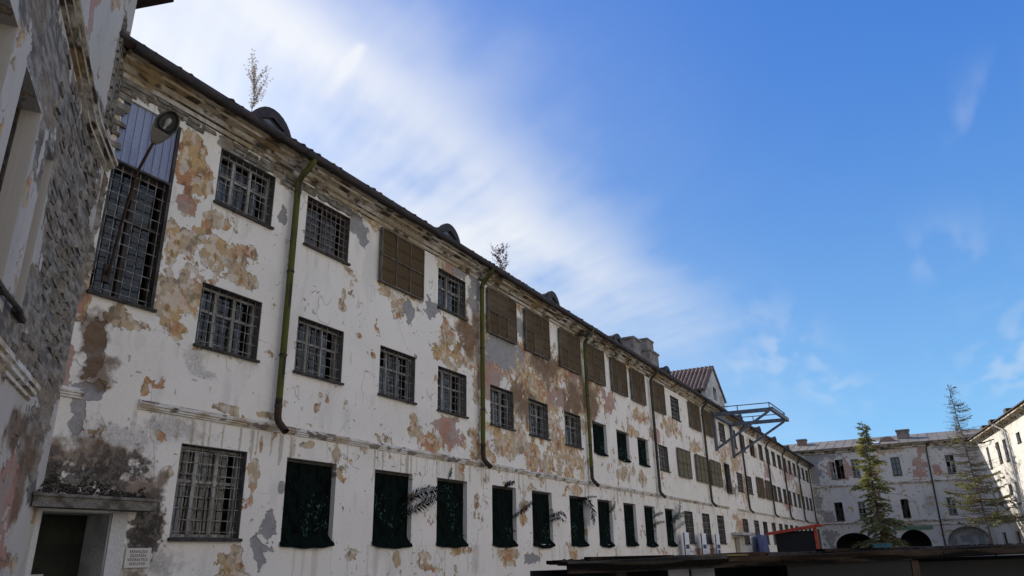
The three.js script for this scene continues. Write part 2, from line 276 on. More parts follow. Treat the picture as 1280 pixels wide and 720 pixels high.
const PATCHES = [[7.8,8.51,0.37,0.64,'o'],[7.8,7.10,0.55,0.36,'o'],[7.6,5.95,0.34,0.78,'o'],[8.5,7.09,0.75,0.47,'o'],[7.5,8.98,0.20,0.32,'o'],[9.1,6.82,0.45,0.22,'o'],[8.0,6.26,0.49,0.44,'o'],[8.5,5.99,0.21,0.15,'o'],[7.8,5.43,0.21,0.22,'o'],[7.6,7.83,0.26,0.21,'p'],[12.4,9.18,0.37,0.33,'g'],[12.6,8.92,0.23,0.17,'g'],[12.0,9.52,0.33,0.29,'o'],[11.5,9.55,0.32,0.16,'o'],[14.2,8.51,0.30,0.22,'o'],[14.0,7.50,0.39,0.30,'o'],[15.5,7.92,0.45,0.37,'g'],[14.5,7.47,0.27,0.30,'g'],[16.5,9.5,0.59,0.3,'p'],[16.1,9.5,0.57,0.35,'o'],[16.9,9.51,0.43,0.20,'g'],[17.7,9.24,0.37,0.78,'g'],[16.3,7.39,0.56,0.56,'o'],[17.4,7.65,0.79,0.88,'b'],[17.4,7.65,0.79,0.88,'o'],[16.3,6.93,0.79,0.41,'o'],[17.6,6.97,0.79,0.48,'o'],[14.9,4.55,0.47,0.40,'o'],[15.8,4.41,0.58,0.29,'o'],[16.4,4.74,0.69,0.38,'p'],[13.6,7.81,0.31,0.13,'o'],[15.0,8.06,0.36,0.13,'o'],[19.5,7.4,1.8,1.0,'o'],[22.2,7.0,3.2,1.4,'o'],[25.2,7.2,2.2,1.5,'o'],[20.6,6.0,2.6,1.0,'o'],[18.0,7.6,0.9,1.6,'o'],[24.2,5.0,1.6,1.0,'o'],[22.4,7.7,1.4,0.8,'b'],[24.6,6.9,1.0,1.0,'b'],[18.6,6.6,0.8,0.7,'p'],[25,8.2,0.5,1.2,'p'],[20.0,7.49,2.48,0.91,'o'],[19.5,7.64,1.55,0.53,'g'],[22.9,7.54,2.24,1.00,'o'],[19.9,4.81,2.36,0.49,'o'],[18.0,4.37,0.87,0.31,'o'],[22.0,4.40,1.78,0.47,'o'],[23.7,5.10,1.47,0.84,'o'],[26.1,7.52,1.77,1.17,'o'],[26.1,7.32,1.27,0.9,'b'],[20.5,6.27,1.09,0.78,'b'],[20.5,6.27,1.09,0.78,'o'],[23.5,6.78,1.08,0.47,'p'],[28.2,7.55,0.90,0.48,'p'],[20.6,8.72,1.37,0.34,'g'],[24.8,6.40,1.02,0.91,'o'],[22.0,8.22,0.62,0.41,'g'],[29.3,4.73,1.49,0.36,'o'],[31.7,4.58,0.53,0.31,'o'],[25.2,4.69,0.66,0.41,'o'],[32.0,7.45,1.33,0.34,'o'],[36.8,7.54,1.96,0.51,'o'],[41.0,6.99,1.67,0.55,'o'],[34.1,6.80,1.22,0.39,'p'],[17.0,1.70,0.76,0.14,'o'],[19.7,1.62,0.67,0.15,'o'],[20.5,3.11,0.36,0.28,'o'],[20.5,2.60,0.26,0.23,'o'],[24.5,3.71,0.76,0.22,'o'],[24.0,1.66,0.39,0.26,'o'],[17.8,3.05,0.17,0.21,'o'],[21.0,1.45,0.52,0.14,'g'],[15.4,1.35,0.46,0.11,'o'],[19.5,1.47,0.37,0.26,'o'],[14.3,1.55,0.15,0.17,'o'],[10.4,2.17,0.24,0.43,'g'],[10.2,1.75,0.23,0.28,'g'],[10.6,2.91,0.08,0.12,'g'],[10.0,3.61,0.08,0.18,'o'],[11.4,4.56,0.12,0.13,'o'],[12.0,7.01,0.13,0.08,'o'],[12.0,7.39,0.08,0.15,'o'],[12.6,6.49,0.11,0.06,'o'],[8.3,4.89,0.29,0.31,'s'],[8.6,4.74,0.34,0.14,'s'],[6.5,4.8,0.24,0.5,'r'],[6.05,6.8,0.16,1.3,'r'],[6.08,8.4,0.14,0.9,'o'],[6.1,5.6,0.2,0.5,'o'],[6.05,7.4,0.1,0.5,'b'],[6.0,4.6,0.12,0.7,'b'],[6.9,5.3,0.5,0.2,'o'],[7.0,3.4,0.9,0.3,'s'],[8.2,3.75,0.9,0.25,'s'],[7.6,9.2,0.35,0.3,'o'],[9.8,9.3,0.25,0.3,'o'],[10.0,8.6,0.12,0.3,'g'],[8.2,1.6,0.6,0.3,'s'],[9.6,1.5,0.3,0.3,'o'],[9.9,2.9,0.12,0.6,'o'],[12.8,1.7,0.2,0.15,'o'],[12.4,2.6,0.08,0.1,'g'],[6.48,4.95,0.36,0.62,'b'],[6.6,4.5,0.34,0.35,'b'],[6.75,4.6,0.3,0.2,'b'],[6.5,4.90,0.23,0.42,'b'],[8.6,7.7,0.5,0.2,'o'],[9.0,7.4,0.45,0.15,'o'],[7.65,8.0,0.2,0.5,'o'],[7.5,6.6,0.2,0.5,'o'],[6.6,4.55,0.23,0.25,'b'],[6.5,4.08,0.22,0.14,'g'],[6.4,3.84,0.12,0.21,'g'],[6.4,3.57,0.09,0.14,'g'],[6.1,4.49,0.09,0.36,'p'],[5.9,5.07,0.09,0.48,'o'],[6.1,5.46,0.12,0.20,'p'],[6.0,3.64,0.07,0.23,'p'],[6.75,2.85,0.95,0.36,'d'],[6.7,3.05,1.0,0.35,'b'],[7.55,2.8,0.5,0.5,'b'],[7.85,2.3,0.3,0.7,'b'],[7.8,2.0,0.3,0.5,'d'],[7.75,1.3,0.3,0.5,'b'],[6.7,2.90,0.76,0.23,'d'],[7.5,2.99,0.36,0.27,'d'],[7.9,2.25,0.23,0.49,'d'],[8.0,2.88,0.18,0.25,'b'],[8.1,3.02,0.09,0.15,'o'],[7.7,1.77,0.19,0.16,'b'],[6.2,2.86,0.30,0.20,'d'],[8.7,9.4,0.75,0.18,'r'],[6.9,9.5,1.1,0.22,'r'],[10.1,9.45,0.9,0.16,'r'],[11.6,9.45,0.9,0.16,'r'],[13,9.5,0.6,0.1,'o'],[10.2,4.25,0.41,0.08,'o'],[11.1,3.8,0.36,0.09,'o'],[9.0,4.23,0.35,0.07,'o'],[12.1,3.74,0.10,0.17,'o'],[12.2,7.96,0.17,0.10,'o'],[47.3,6.93,1.28,0.93,'o'],[50.4,7.48,1.91,1.22,'o'],[47.9,5.27,2.59,0.60,'b'],[52.1,5.53,1.25,0.98,'o'],[71.3,7.99,3.56,1.06,'p'],[61.7,7.36,2.05,0.79,'p'],[58.9,5.66,2.49,0.49,'p'],[49.6,3.15,1.80,0.59,'o'],[56.6,8.68,1.77,0.63,'o'],[68.8,5.11,2.46,0.55,'p'],[43.8,5.45,1.11,0.37,'p'],[76.7,6.71,2.53,0.94,'o'],[39.7,1.55,1.50,0.19,'p'],[42.4,1.53,1.69,0.21,'p'],[30.8,6.57,1.24,0.29,'o'],[20.5,9.45,2.5,0.12,'o'],[25,9.5,2.5,0.1,'o'],[30,9.5,3,0.1,'o']];
const building = thing('plaster_building', 'long three-storey white plaster building with flaking ochre patches and barred windows', 'building');
function facePart(xa, xb, W, H, wear) {
  const mat = flaking(xa, xb, 0, 9.95, W, H, PATCHES, { wear, drips: [[3.93, 0.6, 0.7], [9.62, 0.45, 0.4], [T0 - 0.05, 0.4, 0.25], [M0 - 0.05, 0.3, 0.15], [1.88, 0.7, 0.3]] });
  const op = openings.filter((o) => o.x1 > xa && o.x0 < xb), xs = [...new Set([xa, xb, ...op.flatMap((o) => [o.x0, o.x1])])].filter((x) => x >= xa && x <= xb).sort((a, b) => a - b), ys = [...new Set([0, 9.95, ...op.flatMap((o) => [o.y0, o.y1])])].sort((a, b) => a - b);
  const P = [], UV = [], put = (q) => { for (const n of [0, 1, 2, 0, 2, 3]) { const p = q[n]; P.push(...p); UV.push((p[0] - xa + p[2] * 0.3) / (xb - xa), (p[1] + p[2] * 0.3) / 9.95); } };
  for (let a = 0; a + 1 < xs.length; a++) for (let b = 0; b + 1 < ys.length; b++) {
    const cx = (xs[a] + xs[a + 1]) / 2, cy = (ys[b] + ys[b + 1]) / 2;
    if (op.some((o) => cx > o.x0 && cx < o.x1 && cy > o.y0 && cy < o.y1)) continue;
    put([[xs[a], ys[b], 0], [xs[a + 1], ys[b], 0], [xs[a + 1], ys[b + 1], 0], [xs[a], ys[b + 1], 0]]);
  }
  for (const o of op) {
    const d = o === door ? -0.62 : -0.34, { x0, x1, y0, y1 } = o;
    put([[x0, y0, d], [x0, y0, 0], [x0, y1, 0], [x0, y1, d]]); put([[x1, y0, 0], [x1, y0, d], [x1, y1, d], [x1, y1, 0]]);
    put([[x0, y1, 0], [x1, y1, 0], [x1, y1, d], [x0, y1, d]]); put([[x0, y0, d], [x1, y0, d], [x1, y0, 0], [x0, y0, 0]]);
  }
  const g = new THREE.BufferGeometry(); g.setAttribute('position', new THREE.Float32BufferAttribute(P, 3)); g.setAttribute('uv', new THREE.Float32BufferAttribute(UV, 2)); g.computeVertexNormals();
  mesh('wall', g, mat, building);
}
facePart(5.5, 18.1, 1792, 1416, -0.1); facePart(18.1, 42.6, 1792, 728, 0.1); facePart(42.6, 86, 1792, 412, 0.12);
{ // shell behind the face: inner leaf with no openings blocked, floors, cross walls, rear and roof
  const inner = [span(5.5, 86, 4.3, 4.55, -12, -0.36), span(5.5, 86, 7.2, 7.4, -12, -0.36), span(5.5, 86, 9.7, 9.9, -12, -0.36), span(5.5, 86, 0, 9.95, -5.2, -5), span(5.3, 5.49, 0, 9.9, -12.2, -0.01), span(86.01, 86.2, 0, 9.9, -12.2, -0.36), span(5.5, 86, 0, 9.95, -12.3, -12.05), span(5.5, 86, 0.01, 0.1, -12, -0.36)];
  for (let x = 9.95; x < 86; x += 5.2) inner.push(span(x, x + 0.15, 0.1, 9.9, -5, -0.36));
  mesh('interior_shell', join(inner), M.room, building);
  const roof = new THREE.Shape([[-0.50, EAVE], [-0.46, EAVE + 0.1], [6.2, 13.3], [13, EAVE + 0.1], [13, EAVE], [6.2, 13.12], [-0.36, EAVE - 0.06]].map((q) => new THREE.Vector2(...q)));
  const rg = new THREE.ExtrudeGeometry(roof, { depth: 80.5, bevelEnabled: false }); rg.rotateY(Math.PI / 2); rg.translate(5.5, 0, 0);
  mesh('roof', muv(rg), M.roofTile, building);
  const ends = []; for (const x of [5.6, 85.8]) { const s = new THREE.Shape([[0, 9.9], [12.2, 9.9], [6.2, 13.0]].map((q) => new THREE.Vector2(...q))), e = new THREE.ExtrudeGeometry(s, { depth: 0.15, bevelEnabled: false }); e.rotateY(Math.PI / 2); e.translate(x, 0, 0); ends.push(e); }
  mesh('roof_gable', join(ends), M.plasterGrey, building);
  // tile ends along the eave
  const tiles = []; for (let x = 6.1; x < 85.9; x += 0.24) { const g = new THREE.CylinderGeometry(0.07, 0.07, 0.5, 6, 1, false, 0, Math.PI); g.rotateZ(Math.PI / 2); g.rotateY(Math.PI / 2); g.rotateX(0.455); g.translate(x + rr(-0.01, 0.01), EAVE + 0.14 + rr(-0.012, 0.012), 0.23 + rr(-0.03, 0.03)); tiles.push(g); }
  const te = mesh('eave_tile', join(tiles), M.roofTile, building); te.userData.kind = 'stuff';
  mesh('cornice', muv(profile([[-0.02, 9.56], [0.035, 9.58], [0.05, 9.66], [0.10, 9.68], [0.16, 9.76], [0.27, 9.80], [0.28, 9.85], [0.37, 9.87], [0.37, 9.93], [-0.02, 9.93]], XL, XR)), M.cornice, building);
  const gut = []; for (let x = XL; x < XR; x += 4.1) { const pr = []; for (let k = 0; k <= 8; k++) { const a = Math.PI + (k / 8) * Math.PI; pr.push([0.46 + 0.085 * Math.cos(a), 9.965 + 0.1 * Math.sin(a)]); } for (let k = 8; k >= 0; k--) { const a = Math.PI + (k / 8) * Math.PI; pr.push([0.46 + 0.07 * Math.cos(a), 9.965 + 0.085 * Math.sin(a)]); } const g = profile(pr, x, Math.min(x + 4.09, XR)); g.translate(0, rr(-0.012, 0.012), rr(-0.008, 0.008)); gut.push(g); }
  for (const g of gut) mesh('gutter', muv(g), M.gutter, building);
  const cs = [[-0.01, 3.95], [0.03, 3.955], [0.03, 3.985], [0.052, 3.99], [0.052, 4.02], [0.075, 4.03], [0.08, 4.06], [0.035, 4.075], [0.035, 4.10], [-0.01, 4.12]];
  for (const [a, b] of [[5.97, 6.42], [7.35, 12.2], [12.203, 18.0], [18.003, 25.6], [25.603, 33.6], [33.603, 42.6], [42.603, 47.05], [49.4, 60], [60.003, 73], [73.003, 85.9]]) mesh('string_course', muv(profile(cs, a, b)), M.course, building);
}
// bare limestone courses under the cornice beside the tall window
function stoneGeo(w, h, d) { // irregular block
  const g = new THREE.BoxGeometry(w, h, d).toNonIndexed(), p = g.attributes.position, key = {};
  for (let i = 0; i < p.count; i++) { const k = [p.getX(i), p.getY(i), p.getZ(i)].map((q) => Math.sign(q)).join(); key[k] ??= [rr(-0.10, 0.10) * Math.min(w, 0.3), rr(-0.16, 0.16) * h, rr(-0.18, 0.18) * d]; const q = key[k]; p.setXYZ(i, p.getX(i) * (p.getZ(i) > 0 ? 0.93 : 1) + q[0], p.getY(i) * (p.getZ(i) > 0 ? 0.85 : 1) + q[1], p.getZ(i) + q[2]); }
  g.computeVertexNormals(); return muv(g);
}
const stoneShapes = []; for (let i = 0; i < 14; i++) stoneShapes.push(stoneGeo(rr(0.22, 0.42), rr(0.07, 0.12), 0.06));
function stone(parent, x, y, z, sx = 1, sy = 1) { const m = mesh('stone', stoneShapes[Math.floor(rnd() * 14)], M.stones[Math.floor(rnd() * 4)], parent); m.position.set(x, y, z); m.scale.set(sx, sy, 1); m.rotation.z = rr(-0.05, 0.05); return m; }
for (const [xa, xb, ya, yb] of [[6.05, 7.5, 9.28, 9.56], [7.5, 9.8, 9.34, 9.56], [9.95, 10.15, 9.2, 9.5], [10.5, 12.0, 9.34, 9.54], [5.98, 6.16, 7.9, 9.3]])
  for (let y = ya + 0.05; y < yb; y += 0.105) for (let x = xa + rr(0.05, 0.2); x < xb; x += rr(0.3, 0.42)) if (rnd() < 0.82) stone(building, x, y, 0.0);

// windows, each with frame, panes, grille and sill
function gridPart(name, parent, x0, x1, y0, y1, z, nv, nh, t, mat) {
  const g = []; for (let i = 0; i < nv; i++) { const x = x0 + ((i + (nv > 2 ? 0.5 : 1)) / (nv > 2 ? nv : nv + 1)) * (x1 - x0) + rr(-0.006, 0.006); g.push(box(t, y1 - y0, t, [x, (y0 + y1) / 2, z])); }
  for (let i = 0; i < nh; i++) { const y = y0 + ((i + 0.5) / nh) * (y1 - y0); g.push(box(x1 - x0, t * 0.9, t * 0.6, [(x0 + x1) / 2, y, z + t * 0.82])); }
  return mesh(name, join(g), mat, parent);
}
function windowPart(parent, { x0, x1, y0, y1 }, o) {
  const w = sub('window', parent), nx = o.nx ?? 3, ny = o.ny ?? 2, z = o.z ?? -0.24, ft = o.ft ?? 0.055, g = [], fm = o.frame ?? M.frame;
  g.push(span(x0 + 0.002, x0 + ft, y0 + 0.03, y1 - 0.002, z - 0.04, z + 0.04), span(x1 - ft, x1 - 0.002, y0 + 0.03, y1 - 0.002, z - 0.04, z + 0.04), span(x0 + ft, x1 - ft, y1 - ft, y1 - 0.002, z - 0.038, z + 0.038), span(x0 + ft, x1 - ft, y0 + 0.03, y0 + 0.03 + ft, z - 0.038, z + 0.038));
  const cx = [], cy = []; for (let i = 0; i <= nx; i++) cx.push(x0 + ft + ((x1 - x0 - 2 * ft) * i) / nx); for (let i = 0; i <= ny; i++) cy.push(y0 + 0.03 + ft + (y1 - y0 - 0.03 - 2 * ft) * (ny === 2 && i === 1 ? 0.62 : i / ny));
  for (let i = 1; i < nx; i++) g.push(box(ft * 1.1, y1 - y0 - 0.1, 0.07, [cx[i], (y0 + y1) / 2, z + 0.003])); for (let i = 1; i < ny; i++) g.push(box(x1 - x0 - 0.1, ft * 0.9, 0.06, [(x0 + x1) / 2, cy[i], z - 0.002]));
  mesh('frame', join(g), fm, w);
  if (o.lining_or_shade !== false) mesh('reveal', join([span(x0, x0 + 0.012, y0 + 0.03, y1 - 0.001, -0.33, -0.004), span(x1 - 0.012, x1, y0 + 0.03, y1 - 0.001, -0.33, -0.004), span(x0 + 0.012, x1 - 0.012, y1 - 0.013, y1 - 0.001, -0.33, -0.004)]), o.lined ?? M.reveal, w);
  const glass = o.glass ?? M.glass;
  for (let i = 0; i < nx; i++) for (let j = 0; j < ny; j++) {
    const pw = cx[i + 1] - cx[i], ph = cy[j + 1] - cy[j], pg = new THREE.PlaneGeometry(pw, ph); pg.rotateY(rr(-0.02, 0.02)); pg.rotateX(rr(-0.02, 0.02)); pg.translate((cx[i] + cx[i + 1]) / 2, (cy[j] + cy[j + 1]) / 2, z - 0.01);
    if (!(o.broken && rnd() < o.broken)) mesh('pane', pg, glass, w);
    if (o.curtain && rnd() < o.curtain) mesh('curtain', muv(box(pw * rr(0.5, 0.98), ph * 0.98, 0.01, [(cx[i] + cx[i + 1]) / 2 + rr(-0.03, 0.03), (cy[j] + cy[j + 1]) / 2, z - 0.16])), M.curtain, w);
  }
  if (o.bars) gridPart('grille', w, x0 + 0.01, x1 - 0.01, y0 + 0.03, y1 - 0.01, -0.09, o.bars[0], o.bars[1], o.bars[2] ?? 0.022, o.barMat ?? M.grille);
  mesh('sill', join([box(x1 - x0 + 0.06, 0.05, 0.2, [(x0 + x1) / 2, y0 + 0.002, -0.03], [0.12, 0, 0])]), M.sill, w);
  return w;
}
// louvred shutter boxes: a frame with six slatted leaves
const leafGeo = (() => { const g = [span(-0.27, 0.27, -0.34, 0.34, -0.012, 0)]; for (let k = 0; k < 15; k++) g.push(box(0.54, 0.044, 0.008, [0, -0.325 + k * 0.0464, 0.016], [-0.5, 0, 0])); return join(g); })();
const shutFrame = (() => { const g = []; for (const x of [-0.885, -0.295, 0.295, 0.885]) g.push(box(x === -0.885 || x === 0.885 ? 0.035 : 0.022, 1.46, 0.075, [x, 0, 0.01])); for (const y of [-0.715, 0, 0.715]) g.push(box(1.77, y ? 0.035 : 0.022, 0.07, [0, y, 0.011])); return join(g); })();
function shutterPart(cx, cy, w, h, green) {
  const s = sub('shutter', building, [cx, cy, 0.075]); s.scale.set(w / 1.8, h / 1.47, 1); s.rotation.z = rr(-0.006, 0.006);
  mesh('frame', shutFrame, M.strip, s);
  for (const x of [-0.59, 0, 0.59]) for (const y of [-0.357, 0.357]) { const l = mesh('louvre_leaf', leafGeo, green ? M.louvreGreen : rnd() < 0.35 ? M.louvreWorn : M.louvre, s); l.position.set(x, y, rr(-0.008, 0.008)); l.rotation.set(rr(-0.02, 0.02), rr(-0.03, 0.03), rr(-0.018, 0.018)); }
}
for (const o of openings) {
  const { x0, x1, row, i } = o; if (!row) continue;
  const cx = (x0 + x1) / 2, far = x0 > 36, wide = 1.8 + 0.3 * ss(32, 42, x0);
  if (row === 'T' && shutT.includes(i)) { shutterPart(cx, 8.75, wide, 1.47, false); continue; }
  if (row === 'M' && shutM.includes(i)) { shutterPart(cx, 5.88, wide + 0.2, 1.45, i < 16); continue; }
  if (row === 'G' && i > 0 && i < 11) continue;                                            // draped, built below
  if (row === 'M' && (i === 7 || i === 8 || i === 9)) continue;
  if (row === 'M' && i === 14) { windowPart(building, o, { nx: 1, ny: 1, frame: M.darkFrame, glass: M.dullGlass, broken: 1 }); continue; }
  if (far) windowPart(building, o, { nx: 2, ny: 2, bars: i < 17 ? [6, 5, 0.03] : undefined, glass: i % 3 ? M.glass : M.dullGlass, frame: i % 4 === 1 ? M.darkFrame : M.frame, broken: 0.1 });
  else if (row === 'T' && i === 1) windowPart(building, o, { nx: 2, ny: 1, bars: [9, 7, 0.018], barMat: M.brownGrille, frame: M.darkFrame });
  else if (row === 'G') windowPart(building, o, { nx: 3, ny: 2, bars: [10, 8, 0.015], curtain: 0.6, glass: M.glass });
  else windowPart(building, o, { nx: row === 'T' && i === 3 ? 2 : 3, ny: 2, bars: [8, 6, 0.014], curtain: 0.3, broken: 0.06 });
}
{ // the tall stair window with a blue corrugated sheet over its head
  const w = windowPart(building, { ...tall, y1: 8.02 }, { nx: 2, ny: 2, bars: [7, 11, 0.014], frame: M.darkFrame, z: -0.2, ft: 0.07 });
  const g = []; for (let x = tall.x0 + 0.01; x < tall.x1 - 0.04; x += 0.145) { g.push(span(x, x + 0.11, 8.02, tall.y1 - 0.01, -0.06, -0.045)); g.push(span(x + 0.11, Math.min(x + 0.145, tall.x1 - 0.005), 8.02, tall.y1 - 0.01, -0.075, -0.058)); }
  tag(mesh('corrugated_sheet', join(g), weathered([0.27, 0.31, 0.44], [0.22, 0.25, 0.36], 3, { metres: 1, size: 128, sx: 2, sy: 0.3, rough: 0.6 }), w), 'pale blue corrugated sheet closing the window head');
  mesh('side_post', join([span(tall.x1 - 0.06, tall.x1 - 0.003, tall.y0 + 0.03, tall.y1 - 0.003, -0.13, -0.002), span(tall.x0 + 0.01, tall.x1 - 0.06, 8.0, 8.04, -0.04, 0.004)]), M.darkFrame, w);
}
// downpipes
function downpipe(x, top, moss, k) {
  const p = sub('downpipe', building), r = 0.068, m = moss ? M.pipeMoss : M.pipeDark, yb = 4.55;
  mesh('upper_bend', muv(tube([[x + 0.1, 9.92, 0.46], [x + 0.06, 9.75, 0.43], [x + 0.01, 9.5, 0.2], [x, 9.35, 0.13]], r, 14)), m, p);
  mesh('shaft', muv(new THREE.CylinderGeometry(r, r, 9.36 - yb, 10, 6, true).translate(x, (9.36 + yb) / 2, 0.13)), m, p);
  mesh('outlet', muv(tube([[x, yb + 0.05, 0.13], [x, 4.25, 0.135], [x + 0.01, 4.12, 0.17], [x + 0.03, 3.92, 0.36]], r * 1.04, 14)), k < 1 ? M.pipeRust : k < 3 ? M.pipeRust : m, p);
  for (const y of [9.1, 7.3, 5.6, 4.6]) { const c = mesh('clamp', muv(new THREE.CylinderGeometry(r + 0.012, r + 0.012, 0.045, 10).translate(x, y + rr(-0.2, 0.2), 0.13)), M.pipeDark, p); }
}
[10.22, 17.95, 25.72, 33.6, 42.75, 52.55, 61.6, 68.8, 76.7, 84.1].forEach((x, k) => downpipe(x, 0, k < 3, k));
// bat dormers, chimneys, gabled dormer on the roof
function batDormer(x, s = 1) {
  const d = sub('dormer', building, [x, 10.62, -0.75]), pts = []; for (let k = 0; k <= 14; k++) { const a = (k / 14) * Math.PI; pts.push([0.62 * s * Math.cos(a), 0.76 * s * Math.sin(a)]); }
  const sh = new THREE.Shape(pts.map((q) => new THREE.Vector2(...q))); mesh('hood', muv(new THREE.ExtrudeGeometry(sh, { depth: 2.2, bevelEnabled: false }).translate(0, 0, -2.25)), M.roofTile, d);
  const rim = new THREE.Shape(pts.map((q) => new THREE.Vector2(q[0] * 1.06, q[1] * 1.06))); rim.holes.push(new THREE.Path([[-0.4, 0.12], [-0.34, 0.42], [0, 0.58], [0.34, 0.42], [0.4, 0.12]].map((q) => new THREE.Vector2(q[0] * s, q[1] * s))));
  mesh('rim', muv(new THREE.ExtrudeGeometry(rim, { depth: 0.12, bevelEnabled: false }).translate(0, 0, -0.045)), M.gutter, d);
  const pg = new THREE.PlaneGeometry(0.78 * s, 0.46 * s); pg.translate(0, 0.34 * s, 0.0); mesh('pane', pg, M.dullGlass, d);
}
for (const x of [10.05, 17.4, 24.75, 31.8, 39.4, 57.5, 64.5, 71.5, 78.5]) batDormer(x);
function chimneyPart(x, z, w, dp, y0, y1, pot) {
  const c = sub('chimney', building, [x, 0, z]);
  mesh('stack', join([span(-w / 2, w / 2, y0, y1, -dp / 2, dp / 2)]), M.chimney, c); mesh('cap', join([span(-w / 2 - 0.07, w / 2 + 0.07, y1, y1 + 0.12, -dp / 2 - 0.07, dp / 2 + 0.07)]), M.chimney, c);
  if (pot) mesh('pot', join([span(-w / 2 + 0.02, w / 2 - 0.5, y1 + 0.12, y1 + 0.75, -dp / 2 + 0.1, dp / 2 - 0.1), span(-w / 2 - 0.03, w / 2 - 0.45, y1 + 0.75, y1 + 0.83, -dp / 2 + 0.05, dp / 2 - 0.05)]), M.chimney, c);
}
chimneyPart(40.1, -3, 1.2, 0.8, 11, 13.4, false); chimneyPart(43.2, -3, 1.7, 0.8, 11, 13.3, true);
{
  const d = sub('gabled_dormer', building, [50, 0, -0.7]);
  const s = new THREE.Shape([[-2.55, 10.5], [2.55, 10.5], [2.55, 11.55], [0, 13.45], [-2.55, 11.55]].map((q) => new THREE.Vector2(...q))); const win = new THREE.Path([[-0.45, 11.2], [0.45, 11.2], [0.45, 12.1], [-0.45, 12.1]].map((q) => new THREE.Vector2(...q))); s.holes.push(win);
  mesh('gable_wall', muv(new THREE.ExtrudeGeometry(s, { depth: 0.3, bevelEnabled: false }).translate(0, 0, -0.3)), M.plasterGrey, d);
  mesh('pane', new THREE.PlaneGeometry(0.9, 0.9).translate(0, 11.65, -0.2), M.dullGlass, d);
  const rows = [], L = Math.hypot(2.75, 2.05), ang = Math.atan2(2.05, 2.75);
  for (const sd of [-1, 1]) { const slab = box(L, 0.06, 4.4, [0, 0, 0]); slab.translate(L / 2, 0, -2.1); slab.rotateZ(-ang); if (sd < 0) slab.scale(-1, 1, 1); slab.translate(0, 13.53, 0); if (sd < 0) { const ix = slab.index.array; for (let q = 0; q < ix.length; q += 3) { const t = ix[q]; ix[q] = ix[q + 1]; ix[q + 1] = t; } slab.computeVertexNormals(); } mesh('roof_slope', muv(slab), M.gableTile, d); }
  for (let r = 0; r < 9; r++) for (let k = 0; k < 15; k++) for (const sd of [-1, 1]) { const g = new THREE.CylinderGeometry(0.085, 0.1, 0.42, 6, 1, true, 0, Math.PI); g.rotateX(Math.PI / 2); g.rotateZ(Math.PI / 2); g.rotateY(Math.PI / 2); g.rotateZ(-0.03); g.translate(0.2 + r * 0.38, 0.05, 0.02 - k * 0.285); g.rotateZ(-ang); if (sd < 0) { g.rotateY(Math.PI); g.translate(0, 0, -4.1); } g.translate(0, 13.54, 0); rows.push(g); }
  const t = mesh('roof_tile', join(rows), M.gableTile, d); t.userData.kind = 'stuff';
}
// entrance by the wing: recessed green door, pale surrounds and a mossy canopy
{
  const d = sub('door', building), g = [span(door.x0 + 0.01, door.x1 - 0.01, 0.02, 2.31, -0.62, -0.57)];
  mesh('leaf', join(g), weathered([0.010, 0.0125, 0.005], [0.018, 0.021, 0.008], 4, { metres: 1, size: 128, rough: 0.85 }), d);
  for (const y of [0.25, 1.05, 1.75]) mesh('rail', join([span(door.x0 + 0.04, door.x1 - 0.1, y, y + 0.1, -0.568, -0.548)]), weathered([0.009, 0.011, 0.005], [0.016, 0.019, 0.007], 4, { metres: 1, size: 64, rough: 0.85 }), d);
  mesh('handle', join([box(0.03, 0.16, 0.03, [7.02, 1.12, -0.545]), box(0.12, 0.025, 0.03, [6.97, 1.16, -0.52])]), M.darkFrame, d);
  mesh('lining_or_shade', join([span(7.186, 7.198, 0.02, 2.325, -0.6, -0.003), span(door.x0 + 0.002, 7.186, 2.316, 2.328, -0.6, -0.003)]), M.plasterGrey, d);  // added grey panels; the shade of the jamb and head is put into their colour
  mesh('surround', join([span(5.98, 6.148, 0, 2.34, -0.02, 0.035), span(7.203, 7.46, 0, 2.34, -0.02, 0.035)]), M.plasterPale, building);
  const c = sub('canopy', building); const s = [span(5.82, 7.72, 2.36, 2.5, -0.01, 0.34), span(5.8, 7.75, 2.5, 2.54, -0.01, 0.37)];
  mesh('slab', join(s), weathered([0.10, 0.085, 0.065], [0.20, 0.18, 0.15], 6, { metres: 1, size: 128, bump: 0.03 }), c);
  const moss = []; for (let k = 0; k < 700; k++) { const u = rnd(), v = Math.pow(rnd(), 1.6), x = 5.85 + u * 1.85, y = 2.55 + v * 0.2 * (0.5 + 0.9 * vn(x * 4, 3)), sz = rr(0.007, 0.022), q = new THREE.IcosahedronGeometry(sz, 0); q.scale(rr(0.8, 1.6), rr(0.5, 1), rr(0.6, 1)); q.rotateY(rr(0, 6)); q.translate(x, y, rr(0, 0.36 * (1 - v) * (1 - v) + 0.015)); moss.push(q); }
  const ms = mesh('moss', join(moss), weathered([0.03, 0.024, 0.018], [0.06, 0.048, 0.035], 9, { metres: 0.5, size: 64, bump: 0.02 }), c); ms.userData.kind = 'stuff';
  const f = sub('door', building); mesh('leaf', join([span(farDoor.x0 + 0.01, farDoor.x1 - 0.01, 0.02, 2.33, -0.3, -0.25)]), weathered([0.16, 0.13, 0.09], [0.24, 0.2, 0.15], 4, { metres: 1, size: 64 }), f);
  const fc = sub('canopy', building); mesh('slab', join([span(46.9, 50.4, 2.45, 2.6, -0.01, 0.7)]), M.plasterGrey, fc);
}

